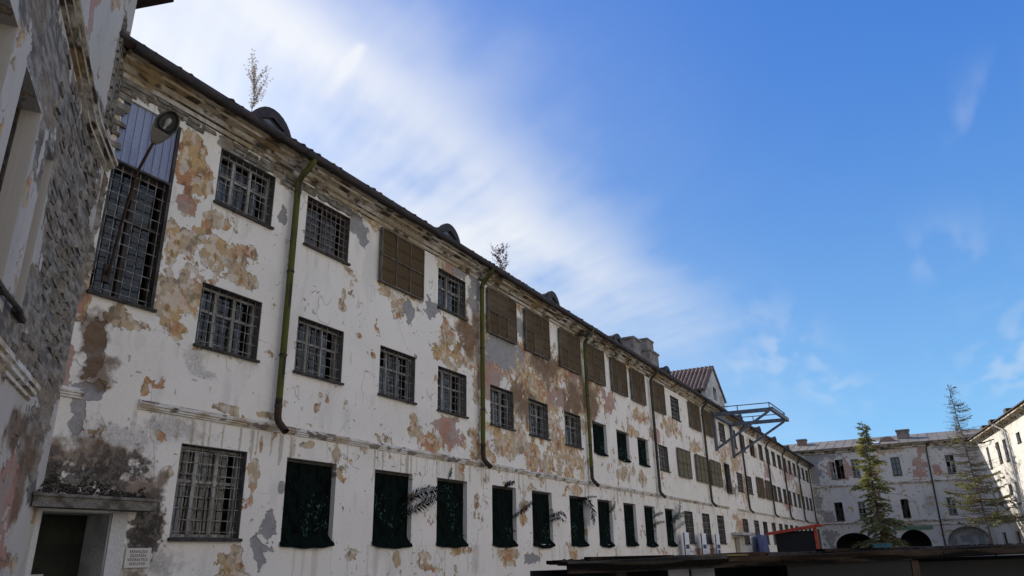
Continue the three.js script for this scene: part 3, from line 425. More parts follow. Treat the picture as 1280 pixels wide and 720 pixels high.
// ---------------------------------------------------------------- the taller stone wing on the left: its face runs from the long building's corner past the camera
const A0 = THREE.MathUtils.degToRad(52.1);
const wing = thing('stone_wing', 'tall wing of rough grey rubble and flaking plaster meeting the long white building', 'building', [5.95, 0, 0], A0);
function holes(s, list) { for (const o of list) s.holes.push(new THREE.Path([[o.x0, o.y0], [o.x1, o.y0], [o.x1, o.y1], [o.x0, o.y1]].map((q) => new THREE.Vector2(...q)))); }
const poly = (pts) => new THREE.Shape(pts.map((q) => new THREE.Vector2(...q)));
function place(m, x0, x1, y0, y1) { for (const t of [m.map, m.bumpMap]) { t.repeat.set(1 / (x1 - x0), 1 / (y1 - y0)); t.offset.set(-x0 / (x1 - x0), -y0 / (y1 - y0)); } return m; }
{
  const W = [{ x0: -4.67, x1: -3.75, y0: 4.27, y1: 6.43 }, { x0: -3.13, x1: -2.74, y0: 4.27, y1: 6.36 }, { x0: -6.4, x1: -5.2, y0: 4.27, y1: 6.5 }, { x0: -8.9, x1: -7.7, y0: 4.27, y1: 6.5 }];
  const pat = [[-1.0, 5.6, 1.7, 2.4, 'r'], [-3.4, 6.95, 1.8, 0.62, 'r'], [-4.9, 7.15, 1.5, 0.55, 'r'], [-2.2, 6.6, 1.3, 1.2, 'r'], [-0.5, 4.4, 0.8, 1.0, 'r'], [-2.6, 4.0, 1.2, 0.4, 'r'], [-0.9, 3.2, 0.7, 0.5, 'r'], [-1.1, 5.5, 1.3, 2.3, 'r'], [-0.9, 7.1, 1.2, 0.9, 'r'], [-2.3, 7.1, 1.2, 0.75, 'r'], [-3.4, 7.25, 1.3, 0.5, 'r'], [-4.6, 7.3, 1.2, 0.4, 'r'], [-1.5, 4.3, 1.2, 0.75, 'r'], [-2.2, 6.1, 0.7, 1.2, 'r'], [-2.3, 4.6, 0.6, 0.6, 'r'], [-5.05, 6.75, 0.24, 0.34, 'o'], [-3.6, 5.6, 0.14, 0.5, 'o'], [-3.55, 6.1, 0.2, 0.5, 'r'], [-0.35, 9.4, 0.22, 1.0, 'r'], [-0.9, 2.7, 0.4, 0.9, 'b'], [-1.3, 2.4, 0.5, 0.9, 'p'], [-1.6, 3.2, 0.8, 0.3, 'b'], [-0.5, 3.1, 0.25, 0.9, 'r'], [-3.0, 4.0, 0.5, 0.25, 'r'], [-5.0, 5.2, 0.1, 0.6, 'o'], [-2.5, 9.2, 0.3, 0.6, 'p'], [-0.7, 8.3, 0.5, 0.25, 'r'], [-1.2, 10.4, 0.3, 0.4, 'o']];
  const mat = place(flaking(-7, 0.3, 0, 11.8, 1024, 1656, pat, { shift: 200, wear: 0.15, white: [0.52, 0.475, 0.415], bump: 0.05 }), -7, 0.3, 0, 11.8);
  const s = poly([[-16, 0], [-1.2, 0], [-1.2, 11.8], [-16, 11.8]]); holes(s, W);
  mesh('wall', new THREE.ExtrudeGeometry(s, { depth: 0.5, bevelEnabled: false }).translate(0, 0, -0.5), mat, wing);
  // the last metre turns a little towards the long building
  const g = new THREE.BufferGeometry(), P = [[-1.2, 0, 0], [0.09, 0, 0.12], [0.09, 11.8, 0.12], [-1.2, 11.8, 0], [0.09, 0, 0.12], [0.5, 0, -0.6], [0.5, 11.8, -0.6], [0.09, 11.8, 0.12]], I = [0, 1, 2, 0, 2, 3, 4, 5, 6, 4, 6, 7];
  g.setAttribute('position', new THREE.Float32BufferAttribute(I.flatMap((i) => P[i]), 3)); g.setAttribute('uv', new THREE.Float32BufferAttribute(I.flatMap((i) => [P[i][0] * (i > 3 ? 0.2 : 1), P[i][1]]), 2)); g.computeVertexNormals();
  mesh('corner_pier', g, mat, wing);
  mesh('rear_wall', join([span(-16, 0.45, 0, 11.8, -9, -8.6), span(-16, -15.6, 0, 11.8, -8.6, -0.51), span(0.46, 0.7, 0, 11.8, -9, -0.7), span(-15.6, 0.45, 7.0, 7.2, -8.6, -0.51), span(-15.6, 0.45, 3.6, 3.8, -8.6, -0.51)]), M.room, wing);
  for (const w of W) windowPart(wing, w, { lining_or_shade: false, nx: 2, ny: 3, frame: M.darkFrame, z: -0.24 });
  const led = [[-0.01, 7.72], [0.05, 7.74], [0.055, 7.78], [0.12, 7.80], [0.13, 7.84], [0.17, 7.86], [0.17, 7.92], [-0.01, 7.96]];
  mesh('ledge', muv(profile(led, -16, -1.1)), M.cornice, wing);
  const turned = profile(led, 0, 1.42); turned.rotateY(-Math.atan2(0.12, 1.29)); turned.translate(-1.28, -0.003, 0); mesh('ledge', muv(turned), M.cornice, wing);
  mesh('ledge', muv(profile(led.map(([z, y]) => [z * 0.7, y - 4.15]), -16, -1.42)), M.course, wing);
  const roof = new THREE.Shape([[-0.55, 11.62], [-0.55, 11.76], [4.4, 14], [9.4, 11.8], [9.4, 11.64]].map((q) => new THREE.Vector2(...q))), rg = new THREE.ExtrudeGeometry(roof, { depth: 16.4, bevelEnabled: false }); rg.rotateY(Math.PI / 2); rg.translate(-16, 0, 0); mesh('roof', muv(rg), M.roofTile, wing);
  const eave = new THREE.ExtrudeGeometry(poly([[-0.9, 0.55], [0.35, 0.68], [1.02, -0.27], [1.6, -1.6], [0.2, -2.2]]), { depth: 0.14, bevelEnabled: false }); eave.rotateX(-Math.PI / 2); eave.scale(1, 1, -1); { const ix = eave.index, p = eave.attributes.position; eave.deleteAttribute('normal'); eave.computeVertexNormals(); } eave.translate(0, 11.6, 0); mesh('eave', muv(eave), M.gutter, wing);
  // rubble stones proud of the mortar
  for (let y = 3.95; y < 7.66; y += 0.118) for (let x = -3.3 + rr(0, 0.3); x < -0.15; x += rr(0.29, 0.44)) {
    if (x < -1.9 && y < 5.0 + 0.5 * vn(x * 3, y * 2) && rnd() < 0.5) continue;
    if (W.some((w) => x > w.x0 - 0.25 && x < w.x1 + 0.22 && y > w.y0 - 0.1 && y < w.y1 + 0.1) || rnd() < 0.45) continue;
    stone(wing, x, y, (x > -1.2 ? (x + 1.2) * 0.093 : 0) - rr(0.004, 0.022), rr(0.7, 1.3), rr(0.6, 1.35)).rotation.z = rr(-0.16, 0.16);
  }
  for (let y = 8.35; y < 10.4; y += 0.112) for (let x = -0.42 + rr(0, 0.08); x < -0.05; x += 0.3) if (rnd() < 0.85) stone(wing, x, y, (x + 1.2) * 0.093, 0.8, 1);
  mesh('cable', muv(tube([[-2.88, 4.26, 0.06], [-3.2, 4.25, 0.09], [-3.6, 4.27, 0.05], [-4.2, 4.26, 0.05]], 0.03, 16, 6)), M.darkFrame, wing);
}

// ---------------------------------------------------------------- the end building with arches, facing down the courtyard
const endb = thing('arched_building', 'grey-white building with ground-floor arches closing the far end of the courtyard', 'building', [86, 0, 0], -Math.PI / 2);
{
  const W = [[2.0, 2.55, 8.42, 10.2], [2.62, 3.4, 8.42, 10.4], [4.15, 4.9, 8.48, 10.33], [7.92, 8.77, 8.4, 10.23], [12.8, 13.6, 8.27, 10.1], [1.85, 2.66, 4.22, 6.07], [4.1, 4.8, 4.21, 6.05], [8.1, 8.8, 4.28, 6.08], [12.15, 12.87, 4.41, 6.05]].map(([x0, x1, y0, y1]) => ({ x0, x1, y0, y1 }));
  const pat = [[10.5, 9.39, 0.7, 1.0, 'p'], [10.2, 8.4, 0.8, 0.6, 'p'], [11.95, 8.9, 0.4, 0.8, 'p'], [2.2, 9.5, 0.9, 1.2, 'p'], [3.8, 9.4, 0.5, 1.1, 'p'], [0.4, 9.2, 0.9, 2.3, 'g'], [1.0, 10.8, 2.2, 0.5, 'g'], [6.4, 9.4, 0.7, 0.9, 'o'], [6.0, 8.6, 0.6, 0.5, 'p'], [1.2, 4.6, 0.7, 0.8, 'g'], [10.2, 7.7, 0.6, 0.3, 'o'], [0.3, 6, 0.5, 1.5, 'g'], [1.0, 2.6, 0.7, 1, 'g'], [10.9, 10.6, 0.6, 0.5, 'p'], [13, 10.9, 1, 0.3, 'g'], [8.5, 10.9, 1.4, 0.3, 'o'], [10.6, 5.5, 0.7, 1.4, 's'], [14.6, 6, 0.9, 3, 's'], [5.6, 3.4, 0.6, 0.5, 's'], [9, 3.7, 1.5, 0.25, 's']];  // grey patches beside the long building put that corner's shade into the colour
  const mat = place(flaking(-1, 16, 0, 11.6, 1024, 700, pat, { shift: 400, wear: 0.25, white: [0.60, 0.565, 0.515], drips: [[7.7, 0.7, 0.7], [4.0, 0.5, 0.7], [11.4, 0.6, 0.5]] }), -1, 16, 0, 11.6);
  const s = poly([[-9, 0], [1.38, 0], [1.38, 1.5], [5.12, 1.5], [5.12, 0], [16, 0], [16, 11.55], [-9, 11.55]]);
  const s2 = poly([[-9, 0], [16, 0], [16, 11.55], [-9, 11.55]]); holes(s2, W);
  const arches = [[1.38, 5.12, 1.7, 3.02], [7.32, 10.12, 1.75, 3.14], [11.56, 15.2, 1.95, 3.3]];
  for (const [a, b, y, c] of arches) { const p = new THREE.Path(); p.moveTo(a, 0.02); p.lineTo(a, y); p.absellipse((a + b) / 2, y, (b - a) / 2, c - y, Math.PI, 0, true); p.lineTo(b, 0.02); p.lineTo(a, 0.02); s2.holes.push(p); }
  mesh('wall', new THREE.ExtrudeGeometry(s2, { depth: 0.5, bevelEnabled: false, curveSegments: 20 }).translate(0, 0, -0.5), mat, endb);
  mesh('interior_shell', join([span(-9, 16, 0, 11.5, -4.2, -4), span(-9, 16, 3.5, 3.7, -4, -0.52), span(-9, 16, 7.4, 7.6, -4, -0.52), span(-9, 16, 11.3, 11.5, -4, -0.52), span(5.8, 6.1, 0.1, 11.3, -4, -0.52), span(10.6, 10.9, 0.1, 11.3, -4, -0.52), span(-9, -8.7, 0, 11.5, -4, -0.52), span(15.7, 16, 0, 11.5, -4, -0.52), span(-9, 16, 0, 11.5, -12.2, -12)]), M.room, endb);
  mesh('arch_infill', join([span(11.6, 15.19, 0.03, 3.4, -0.9, -0.8)]), M.plasterGrey, endb);
  for (const [x, y, w, h] of [[12.05, 1.7, 0.5, 1.2], [13.1, 2.2, 0.9, 0.6], [14.4, 1.7, 0.5, 1.2]]) mesh('opening', join([box(w, h, 0.05, [x, y, -0.78])]), M.dullGlass, endb);
  W.forEach((w, i) => windowPart(endb, w, { lining_or_shade: false, nx: 2, ny: 3, frame: i % 2 ? M.darkFrame : M.frame, broken: 0.15, glass: i % 3 ? M.glass : M.dullGlass, ft: 0.07 }));
  const cs = [[-0.01, 0], [0.08, 0.02], [0.1, 0.1], [0.16, 0.12], [0.16, 0.2], [-0.01, 0.26]];
  for (const y of [7.58, 3.86]) mesh('string_course', muv(profile(cs.map(([z, q]) => [z, q + y]), -0.3, 15.55)), M.course, endb);
  mesh('arch_course', muv(profile(cs.map(([z, q]) => [z * 0.7, q * 0.6 + 3.5]), 6, 15.5)), M.course, endb);
  mesh('cornice', muv(profile([[-0.01, 11.05], [0.1, 11.1], [0.12, 11.25], [0.4, 11.4], [0.4, 11.5], [-0.01, 11.52]], -0.6, 15.5)), M.cornice, endb);
  const roof = new THREE.Shape([[-0.55, 11.5], [-0.55, 11.58], [6, 13.15], [12.4, 11.6], [12.4, 11.5]].map((q) => new THREE.Vector2(...q))), rg = new THREE.ExtrudeGeometry(roof, { depth: 27, bevelEnabled: false }); rg.rotateY(Math.PI / 2); rg.translate(-9.5, 0, 0); mesh('roof', muv(rg), M.metalRoof, endb);
  for (let x = -9; x < 17; x += 0.9) { const m = mesh('roof_seam', join([beam([x, 11.6, 0.5], [x, 13.15, -5.95], 0.03, 0.03)]), M.metalRoof, endb); }
  const pipe = sub('downpipe', endb); mesh('shaft', muv(tube([[11.55, 11.35, 0.5], [11.4, 10.9, 0.2], [11.35, 10.6, 0.13], [11.25, 4, 0.13], [11.25, 1, 0.13]], 0.07, 30)), M.pipeDark, pipe);
  mesh('arch_scar', muv(tube([[7.2, 6.75, 0.02], [8.33, 6.6, 0.02], [9.1, 6.3, 0.02], [9.5, 5.6, 0.02], [9.6, 4.3, 0.02]], 0.05, 24, 6)), M.course, endb);
  mesh('green_beam', join([span(7.0, 10.5, 3.16, 3.45, -0.01, 0.12)]), plain(0.10, 0.20, 0.12, 0.8), endb);
  for (const [x, y0, y1, w, mt, z] of [[-0.9, 12.2, 13.2, 0.95, M.brickRed, -4.2], [9.5, 12, 13.15, 1.2, M.chimney, -3]]) { const c = sub('chimney', endb, [x, 0, z]); mesh('stack', join([span(-w / 2, w / 2, y0, y1, -0.5, 0.5)]), mt, c); mesh('cap', join([span(-w / 2 - 0.08, w / 2 + 0.08, y1, y1 + 0.14, -0.58, 0.58)]), M.chimney, c); }
  const d = sub('dormer', endb, [7.95, 12.0, -1.4]), pts = []; for (let k = 0; k <= 12; k++) { const a = (k / 12) * Math.PI; pts.push([0.75 * Math.cos(a), 0.72 * Math.sin(a)]); } mesh('hood', muv(new THREE.ExtrudeGeometry(poly(pts), { depth: 2.6, bevelEnabled: false }).translate(0, -0.15, -2.6)), M.metalRoof, d); mesh('front', muv(new THREE.ExtrudeGeometry(poly(pts.map((q) => [q[0] * 0.85, q[1] * 0.85])), { depth: 0.05, bevelEnabled: false }).translate(0, -0.13, 0)), M.brickRed, d);
  mesh('painted_roof_shine', join([beam([6.4, 11.78, 0.0], [6.4, 12.12, -1.4], 1.5, 0.03)]), plain(0.6, 0.62, 0.66, 0.4, 0.2), endb);  // pale slab paints the white shine on the roof as a colour
}

// ---------------------------------------------------------------- the sunlit building down the right side
const sideb = thing('sunlit_building', 'pale building along the far side of the yard, sunlit except by the inner corner', 'building', [86, 0, 15.6], Math.PI + THREE.MathUtils.degToRad(7.8));
{
  const W = [[4.3, 5.3, 8.1, 10.05], [8.3, 9.5, 8.2, 10], [10.8, 11.9, 8.15, 9.92], [15.5, 16.7, 9.05, 9.85], [18.5, 19.7, 8.15, 9.9], [2.6, 3.5, 4.9, 6.45], [5.0, 5.9, 4.8, 6.05], [9.2, 10.3, 5.56, 6.36], [11.45, 12.55, 4.68, 6.38], [17, 18, 4.7, 6.35], [2.6, 4.2, 0.9, 2.6], [7.6, 9.0, 0.9, 2.6], [13, 14.5, 0.9, 2.6]].map(([x0, x1, y0, y1]) => ({ x0, x1, y0, y1 }));
  const pat = [[7, 7, 0.7, 0.5, 'g'], [13, 7.5, 0.6, 0.8, 'g'], [16, 6.5, 0.8, 0.7, 'o'], [9, 4.2, 1.2, 0.4, 'g'], [14, 4, 1.5, 0.5, 's'], [6.5, 10.3, 0.8, 0.3, 'g'], [18, 7.4, 0.7, 0.5, 'g']];
  const mat = place(flaking(-0.5, 22, 0, 11.4, 1024, 520, pat, { shift: 600, wear: 0.15, white: [0.70, 0.68, 0.635], drips: [[3.5, 0.8, 0.6], [10.8, 0.6, 0.5]] }), -0.5, 22, 0, 11.4);
  const s = poly([[0, 0], [95, 0], [95, 11.3], [0, 11.3]]); holes(s, W);
  mesh('wall', new THREE.ExtrudeGeometry(s, { depth: 0.5, bevelEnabled: false }).translate(0, 0, -0.5), mat, sideb);
  W.forEach((w, i) => windowPart(sideb, w, { lining_or_shade: false, nx: 2, ny: 2, frame: i === 3 ? M.brownGrille : M.darkFrame, glass: M.glass, z: -0.2 }));
  mesh('rear_wall', join([span(0, 95, 0, 11.2, -8.4, -8), span(94.6, 95, 0, 11.2, -8, -0.52), span(0.02, 94, 3.6, 3.8, -8, -0.52), span(0.02, 94, 7.3, 7.5, -8, -0.52)]), M.room, sideb);
  mesh('string_course', muv(profile([[-0.01, 3.4], [0.1, 3.42], [0.15, 3.55], [-0.01, 3.65]], 0.3, 95)), M.course, sideb);
  mesh('cornice', muv(profile([[-0.01, 10.75], [0.1, 10.8], [0.14, 10.95], [0.5, 11.1], [0.5, 11.24], [-0.01, 11.26]], 0.4, 95)), M.cornice, sideb);
  const roof = new THREE.Shape([[-0.62, 11.28], [-0.62, 11.36], [4, 12.6], [8.8, 11.4], [8.8, 11.28]].map((q) => new THREE.Vector2(...q))), rg = new THREE.ExtrudeGeometry(roof, { depth: 95, bevelEnabled: false }); rg.rotateY(Math.PI / 2); rg.translate(0.3, 0, 0); mesh('roof', muv(rg), M.roofTile, sideb);
  for (const x of [4.5, 8, 14]) mesh('roof_hatch', join([box(0.9, 0.5, 0.8, [x, 11.8, -0.4])]), M.gutter, sideb);
  const pipe = sub('downpipe', sideb); mesh('shaft', muv(tube([[11.6, 11.2, 0.58], [12.4, 10.75, 0.35], [13.2, 10.2, 0.12], [13.1, 6, 0.12], [13.05, 1, 0.12]], 0.07, 30)), M.plasterGrey, pipe);
  mesh('wall_lamp', join([beam([8.2, 10.35, 0], [7.6, 10.2, 0.7], 0.08, 0.08), box(0.3, 0.12, 0.5, [7.5, 10.18, 0.85])]), M.gutter, sideb);
}

// ---------------------------------------------------------------- dark green drapes in the openings, with palm fronds poking out
const ord = ['first', 'second', 'third', 'fourth', 'fifth', 'sixth', 'seventh', 'eighth', 'ninth', 'tenth'];
function drape({ x0, x1, y0, y1 }, low, label, group) {
  const t = thing('window_drape', label, 'drape', [(x0 + x1) / 2, 0, 0], 0, group), w = x1 - x0, nx = 30, ny = 26, P = [], I = [], ph = rr(0, 9), sag = rr(0.03, 0.08), tilt = rr(-0.03, 0.03);
  for (let j = 0; j <= ny; j++) for (let i = 0; i <= nx; i++) {
    const u = i / nx, v = j / ny, over = ss(0.86, 0.99, v), bottom = y0 - low - sag * Math.sin(u * Math.PI) + tilt * (u - 0.5) + 0.007 * Math.sin(u * 17 + ph);
    const ww = w * (1 + 0.05 * over) - 0.01, fold = 0.01 * Math.sin(u * 21 + ph + 2 * v) * v + 0.02 * (fbm(u * 6 + ph * 7, v * 5, 3) - 0.5);
    P.push((u - 0.5) * ww, y1 - 0.03 - v * (y1 - 0.03 - bottom), -0.12 + 0.165 * over + 0.04 * Math.sin(v * 2.4) * Math.sin(u * Math.PI) + fold);
  }
  for (let j = 0; j < ny; j++) for (let i = 0; i < nx; i++) { const a = j * (nx + 1) + i; I.push(a, a + nx + 1, a + 1, a + 1, a + nx + 1, a + nx + 2); }
  const g = new THREE.BufferGeometry(); g.setAttribute('position', new THREE.Float32BufferAttribute(P, 3)); g.setIndex(I); g.computeVertexNormals();
  const gg = muv(g); mesh('cloth', gg, M.drape, t);
  mesh('batten', join([span(-w / 2 + 0.01, w / 2 - 0.01, y1 - 0.06, y1 - 0.005, -0.17, -0.11)]), M.darkFrame, t);
  const lv = [], cx = rr(0, 9); for (let k = 0; k < 260; k++) { const u = rnd(), v = rnd(); if (fbm(u * 3 + cx, v * 2.2 + cx, 3) < 0.56 || rnd() < 0.3) continue; const q = new THREE.PlaneGeometry(rr(0.012, 0.03), rr(0.03, 0.08)); q.rotateX(rr(-0.7, 0.7)); q.rotateY(rr(-0.7, 0.7)); q.rotateZ(rr(-1, 1)); q.translate((u - 0.5) * (w - 0.1), y0 + 0.15 + v * (y1 - y0 - 0.25), -0.055 + rr(-0.01, 0.02)); lv.push(q); }
  if (lv.length) { const l = mesh('leaf_scraps', join(lv), M.leafGreen, t); l.userData.kind = 'stuff'; }
  return t;
}
const drapeNote = ['wide, beside the first mossy downpipe', '', '', '', '', '', '', '', '', 'with a green bush at its top'];
for (const o of openings) {
  if (o.row === 'G' && o.i > 0 && o.i < 11) drape(o, 0.05, `dark green drape in the ${ord[o.i - 1]} of ten covered ground-floor windows from the entrance door`, 'drapes in the ground-floor windows');
  if (o.row === 'M' && o.i > 6 && o.i < 10) drape(o, 0.02, `dark drape in the ${ord[o.i - 7]} of three blacked-out middle-floor windows past the third downpipe`, 'drapes in the middle-floor windows');
}
function frond(pts, n, len, label, dens = 1, mat = M.palm) {
  len *= 0.72;
  const c = new THREE.CatmullRomCurve3(pts.map((q) => V(...q))), g = [new THREE.TubeGeometry(c, 14, 0.009, 4)], tri = [];
  for (let k = 0; k < n * 1.5; k++) {
    const t = 0.1 + 0.9 * (k / n) / 1.5, p = c.getPointAt(t), d = c.getTangentAt(t), sd = k % 2 ? 1 : -1, L = len * (0.6 + 0.6 * Math.sin(t * Math.PI)) * rr(0.7, 1.15);
    const out = V(d.y * -sd + rr(-0.2, 0.2), d.x * sd + rr(-0.25, 0.15), rr(-0.5, 0.6)).normalize().multiplyScalar(0.75).addScaledVector(d, 0.6).normalize(), wv = V(0, 0, 1).cross(out).normalize().multiplyScalar(0.02), e = p.clone().addScaledVector(out, L); e.y -= L * 0.18; const m = p.clone().lerp(e, 0.4); m.y += 0.01;
    for (const [a, b, cc] of [[p, m.clone().add(wv), m.clone().sub(wv)], [m.clone().add(wv), e, m.clone().sub(wv)]]) tri.push(a.x, a.y, a.z, b.x, b.y, b.z, cc.x, cc.y, cc.z);
  }
  const l = new THREE.BufferGeometry(); l.setAttribute('position', new THREE.Float32BufferAttribute(tri, 3)); l.computeVertexNormals(); l.setAttribute('uv', new THREE.Float32BufferAttribute(new Float32Array((tri.length / 3) * 2), 2));
  const o = V(...pts[0]), th = thing('palm_frond', label, 'palm frond', pts[0], 0, 'palm fronds at the ground-floor windows');
  mesh('stem', muv(g[0]).translate(-o.x, -o.y, -o.z), M.palm, th); mesh('leaflets', l.translate(-o.x, -o.y, -o.z), mat, th).userData.kind = 'stuff';
}
frond([[14.45, 2.75, -0.1], [14.9, 3.05, 0.12], [15.35, 3.17, 0.22], [15.85, 3.2, 0.25]], 46, 0.24, 'upper dark palm frond reaching out of the second draped window');
frond([[14.4, 2.5, -0.1], [14.85, 2.72, 0.12], [15.3, 2.92, 0.22], [15.8, 3.06, 0.25]], 46, 0.24, 'lower dark palm frond reaching out of the second draped window');
frond([[19.8, 2.6, -0.1], [20.1, 2.8, 0.1], [20.4, 2.98, 0.2], [20.8, 3.18, 0.25]], 40, 0.17, 'dark frond rising out of the fourth draped window');
frond([[22.1, 2.7, -0.1], [22.45, 2.8, 0.1], [22.8, 2.88, 0.2], [23.05, 2.72, 0.25]], 34, 0.15, 'short drooping frond at the edge of the fifth draped window');
frond([[22.1, 2.55, -0.1], [22.4, 2.66, 0.1], [22.7, 2.72, 0.2], [22.9, 2.6, 0.22]], 26, 0.13, 'small frond under another at the fifth draped window');
frond([[24.9, 3.45, -0.08], [25.3, 3.35, 0.1], [25.5, 3.0, 0.18], [25.42, 2.6, 0.2]], 60, 0.3, 'long frond hanging down the edge of the sixth draped window');
frond([[24.8, 3.4, -0.08], [25.4, 3.52, 0.12], [25.9, 3.55, 0.2]], 20, 0.12, 'thin frond sticking straight out above the sixth draped window');
frond([[27.5, 3.0, -0.1], [27.85, 3.3, 0.08], [27.9, 3.5, 0.12]], 20, 0.14, 'little frond by the upper edge of the seventh draped window');
frond([[32.7, 3.0, -0.1], [33.1, 3.2, 0.1], [33.6, 3.25, 0.18]], 26, 0.16, 'upper of two short fronds at the ninth draped window');
frond([[32.7, 2.7, -0.1], [33.2, 2.85, 0.1], [33.6, 2.86, 0.18]], 22, 0.14, 'lower of two short fronds at the ninth draped window');
frond([[35.4, 2.9, -0.1], [35.9, 3.2, 0.1], [36.2, 3.6, 0.2], [36.3, 3.9, 0.2]], 60, 0.28, 'bushy green frond standing up out of the tenth draped window', 1, M.leafGreen);
frond([[35.2, 2.8, -0.1], [35.7, 3.1, 0.1], [36.4, 3.3, 0.25], [36.7, 3.1, 0.25]], 60, 0.28, 'green frond arching over out of the tenth draped window', 1, M.leafGreen);
frond([[35.4, 2.4, -0.1], [36.0, 2.7, 0.12], [36.6, 2.95, 0.25], [37.6, 2.95, 0.3]], 40, 0.2, 'dark frond stretching from the tenth draped window towards the next');
frond([[16.4, 3.42, -0.05], [16.42, 3.6, 0.03], [16.5, 3.8, 0.05]], 12, 0.09, 'small sprout standing on the head of the third draped window', 1, M.leafGreen);
frond([[19.3, 3.44, -0.05], [19.5, 3.6, 0.05], [19.8, 3.66, 0.1]], 26, 0.14, 'flat frond lying along the head of the fourth draped window');

// ---------------------------------------------------------------- wall lamp on a bent arm in front of the tall window
{
  const t = thing('wall_lamp', 'teardrop street lamp on a thin rusty arm in front of the tall barred window', 'lamp', [6.45, 6.0, 0]);
  mesh('arm', muv(tube([[0, 0, -0.05], [-0.02, 0.05, 0.10], [-0.16, 0.8, 0.45], [-0.30, 1.45, 0.85], [-0.34, 1.88, 1.2]], 0.024, 30, 7)), M.pipeRust, t);
  mesh('bracket', join([box(0.12, 0.3, 0.03, [0, 0.02, 0.0])]), M.pipeRust, t);
  // head: an oval hood, open below, its axis rising outwards
  const h = sub('head', t, [-0.34, 1.86, 1.19]); h.quaternion.setFromRotationMatrix(new THREE.Matrix4().makeBasis(V(0.80, 0.02, 0.60).normalize(), V(0.33, 0.62, -0.5).normalize(), V(-0.5, 0.55, 0.67).normalize()));
  const ax = V(0.20, 0.86, 0.34).normalize(), dn = V(-0.50, -0.40, 0.78).addScaledVector(ax, 0).normalize(); dn.addScaledVector(ax, -dn.dot(ax)).normalize(); const sx = new THREE.Vector3().crossVectors(ax, dn);
  h.quaternion.setFromRotationMatrix(new THREE.Matrix4().makeBasis(sx, ax, dn));
  const outline = []; for (let k = 0; k < 28; k++) { const a = (k / 28) * Math.PI * 2, y = 0.34 + 0.32 * Math.sin(a), w = 0.175 * Math.cos(a) * (0.62 + 0.38 * ss(-0.0, 0.5, y)); outline.push([w, y]); }
  const P = [], I = [], rings = 6; for (let r = 0; r <= rings; r++) { const q = (r / rings) * Math.PI / 2, sc = Math.cos(q), dz = -0.13 * Math.sin(q); for (const [x, y] of outline) P.push(x * sc, 0.36 + (y - 0.36) * sc, dz); }
  for (let r = 0; r < rings; r++) for (let k = 0; k < 28; k++) { const a = r * 28 + k, b = r * 28 + (k + 1) % 28; I.push(a, b, a + 28, b, b + 28, a + 28); }
  const hg = new THREE.BufferGeometry(); hg.setAttribute('position', new THREE.Float32BufferAttribute(P, 3)); hg.setIndex(I); hg.computeVertexNormals(); mesh('hood', muv(hg), weathered([0.10, 0.10, 0.10], [0.17, 0.165, 0.15], 6, { metres: 1, size: 64, rough: 0.6 }), h);
  mesh('rim', muv(new THREE.TubeGeometry(new THREE.CatmullRomCurve3(outline.map(([x, y]) => V(x, y, 0)), true), 40, 0.016, 6, true)), M.strip, h);
  mesh('front_plate', muv(new THREE.ExtrudeGeometry(poly(outline.filter(([, y]) => y < 0.33)), { depth: 0.01, bevelEnabled: false }).translate(0, 0, -0.012)), M.strip, h);
  const rf = new THREE.SphereGeometry(0.13, 18, 8, 0, Math.PI * 2, 0, Math.PI / 2); rf.rotateX(-Math.PI / 2); rf.scale(0.95, 1.25, 0.75); rf.translate(0, 0.46, -0.002); mesh('reflector', muv(rf), plain(0.13, 0.125, 0.115, 0.4, 0.3), h);
  const bulb = new THREE.LatheGeometry([[0, 0.05], [0.03, 0.04], [0.045, 0.0], [0.04, -0.05], [0.022, -0.1], [0.022, -0.16]].map((q) => new THREE.Vector2(...q)).reverse(), 12); bulb.translate(0, 0.48, -0.03); mesh('bulb', muv(bulb), plain(0.36, 0.34, 0.30, 0.25), h);
}
{
  const t = thing('flood_light', 'small black floodlight on a bracket by the third downpipe', 'floodlight', [25.3, 9.62, 0.02]);
  mesh('bracket', join([beam([0, 0, 0], [0.05, -0.05, 0.35], 0.05, 0.05)]), M.darkFrame, t); const h = mesh('housing', join([box(0.42, 0.3, 0.12, [0.1, -0.02, 0.42], [0.7, 0.3, 0])]), M.darkFrame, t); mesh('lens', muv(box(0.34, 0.22, 0.01, [0.125, -0.065, 0.475], [0.7, 0.3, 0])), M.glass, t);
}
// ---------------------------------------------------------------- notices
function canvasMat(w, h, draw, rough = 0.7) { const c = document.createElement('canvas'); c.width = w; c.height = h; draw(c.getContext('2d'), w, h); const t = new THREE.CanvasTexture(c); t.colorSpace = THREE.SRGBColorSpace; return new THREE.MeshStandardMaterial({ map: t, roughness: rough }); }
function panel(name, label, cat, w, h, p, mat, edge, group, d = 0.02) { const t = thing(name, label, cat, p, 0, group); mesh('plate', muv(box(w, h, d)), edge, t); mesh('print', new THREE.PlaneGeometry(w - 0.012, h - 0.012).translate(0, 0, d / 2 + 0.003), mat, t); return t; }
panel('notice_sign', 'small white lettered notice on the stained wall beside the entrance door', 'sign', 0.44, 0.29, [7.73, 1.68, 0.02], canvasMat(256, 168, (g, w, h) => { g.fillStyle = '#c9c3b6'; g.fillRect(0, 0, w, h); g.fillStyle = '#4a2a33'; g.textAlign = 'center'; g.font = 'bold 34px sans-serif'; ['ERAVALDUS', 'SISSEPÄÄS', 'VÕÕRASTELE', 'KEELATUD'].forEach((s, i) => g.fillText(s, w / 2, 40 + i * 36, w - 40)); }), plain(0.5, 0.48, 0.44));
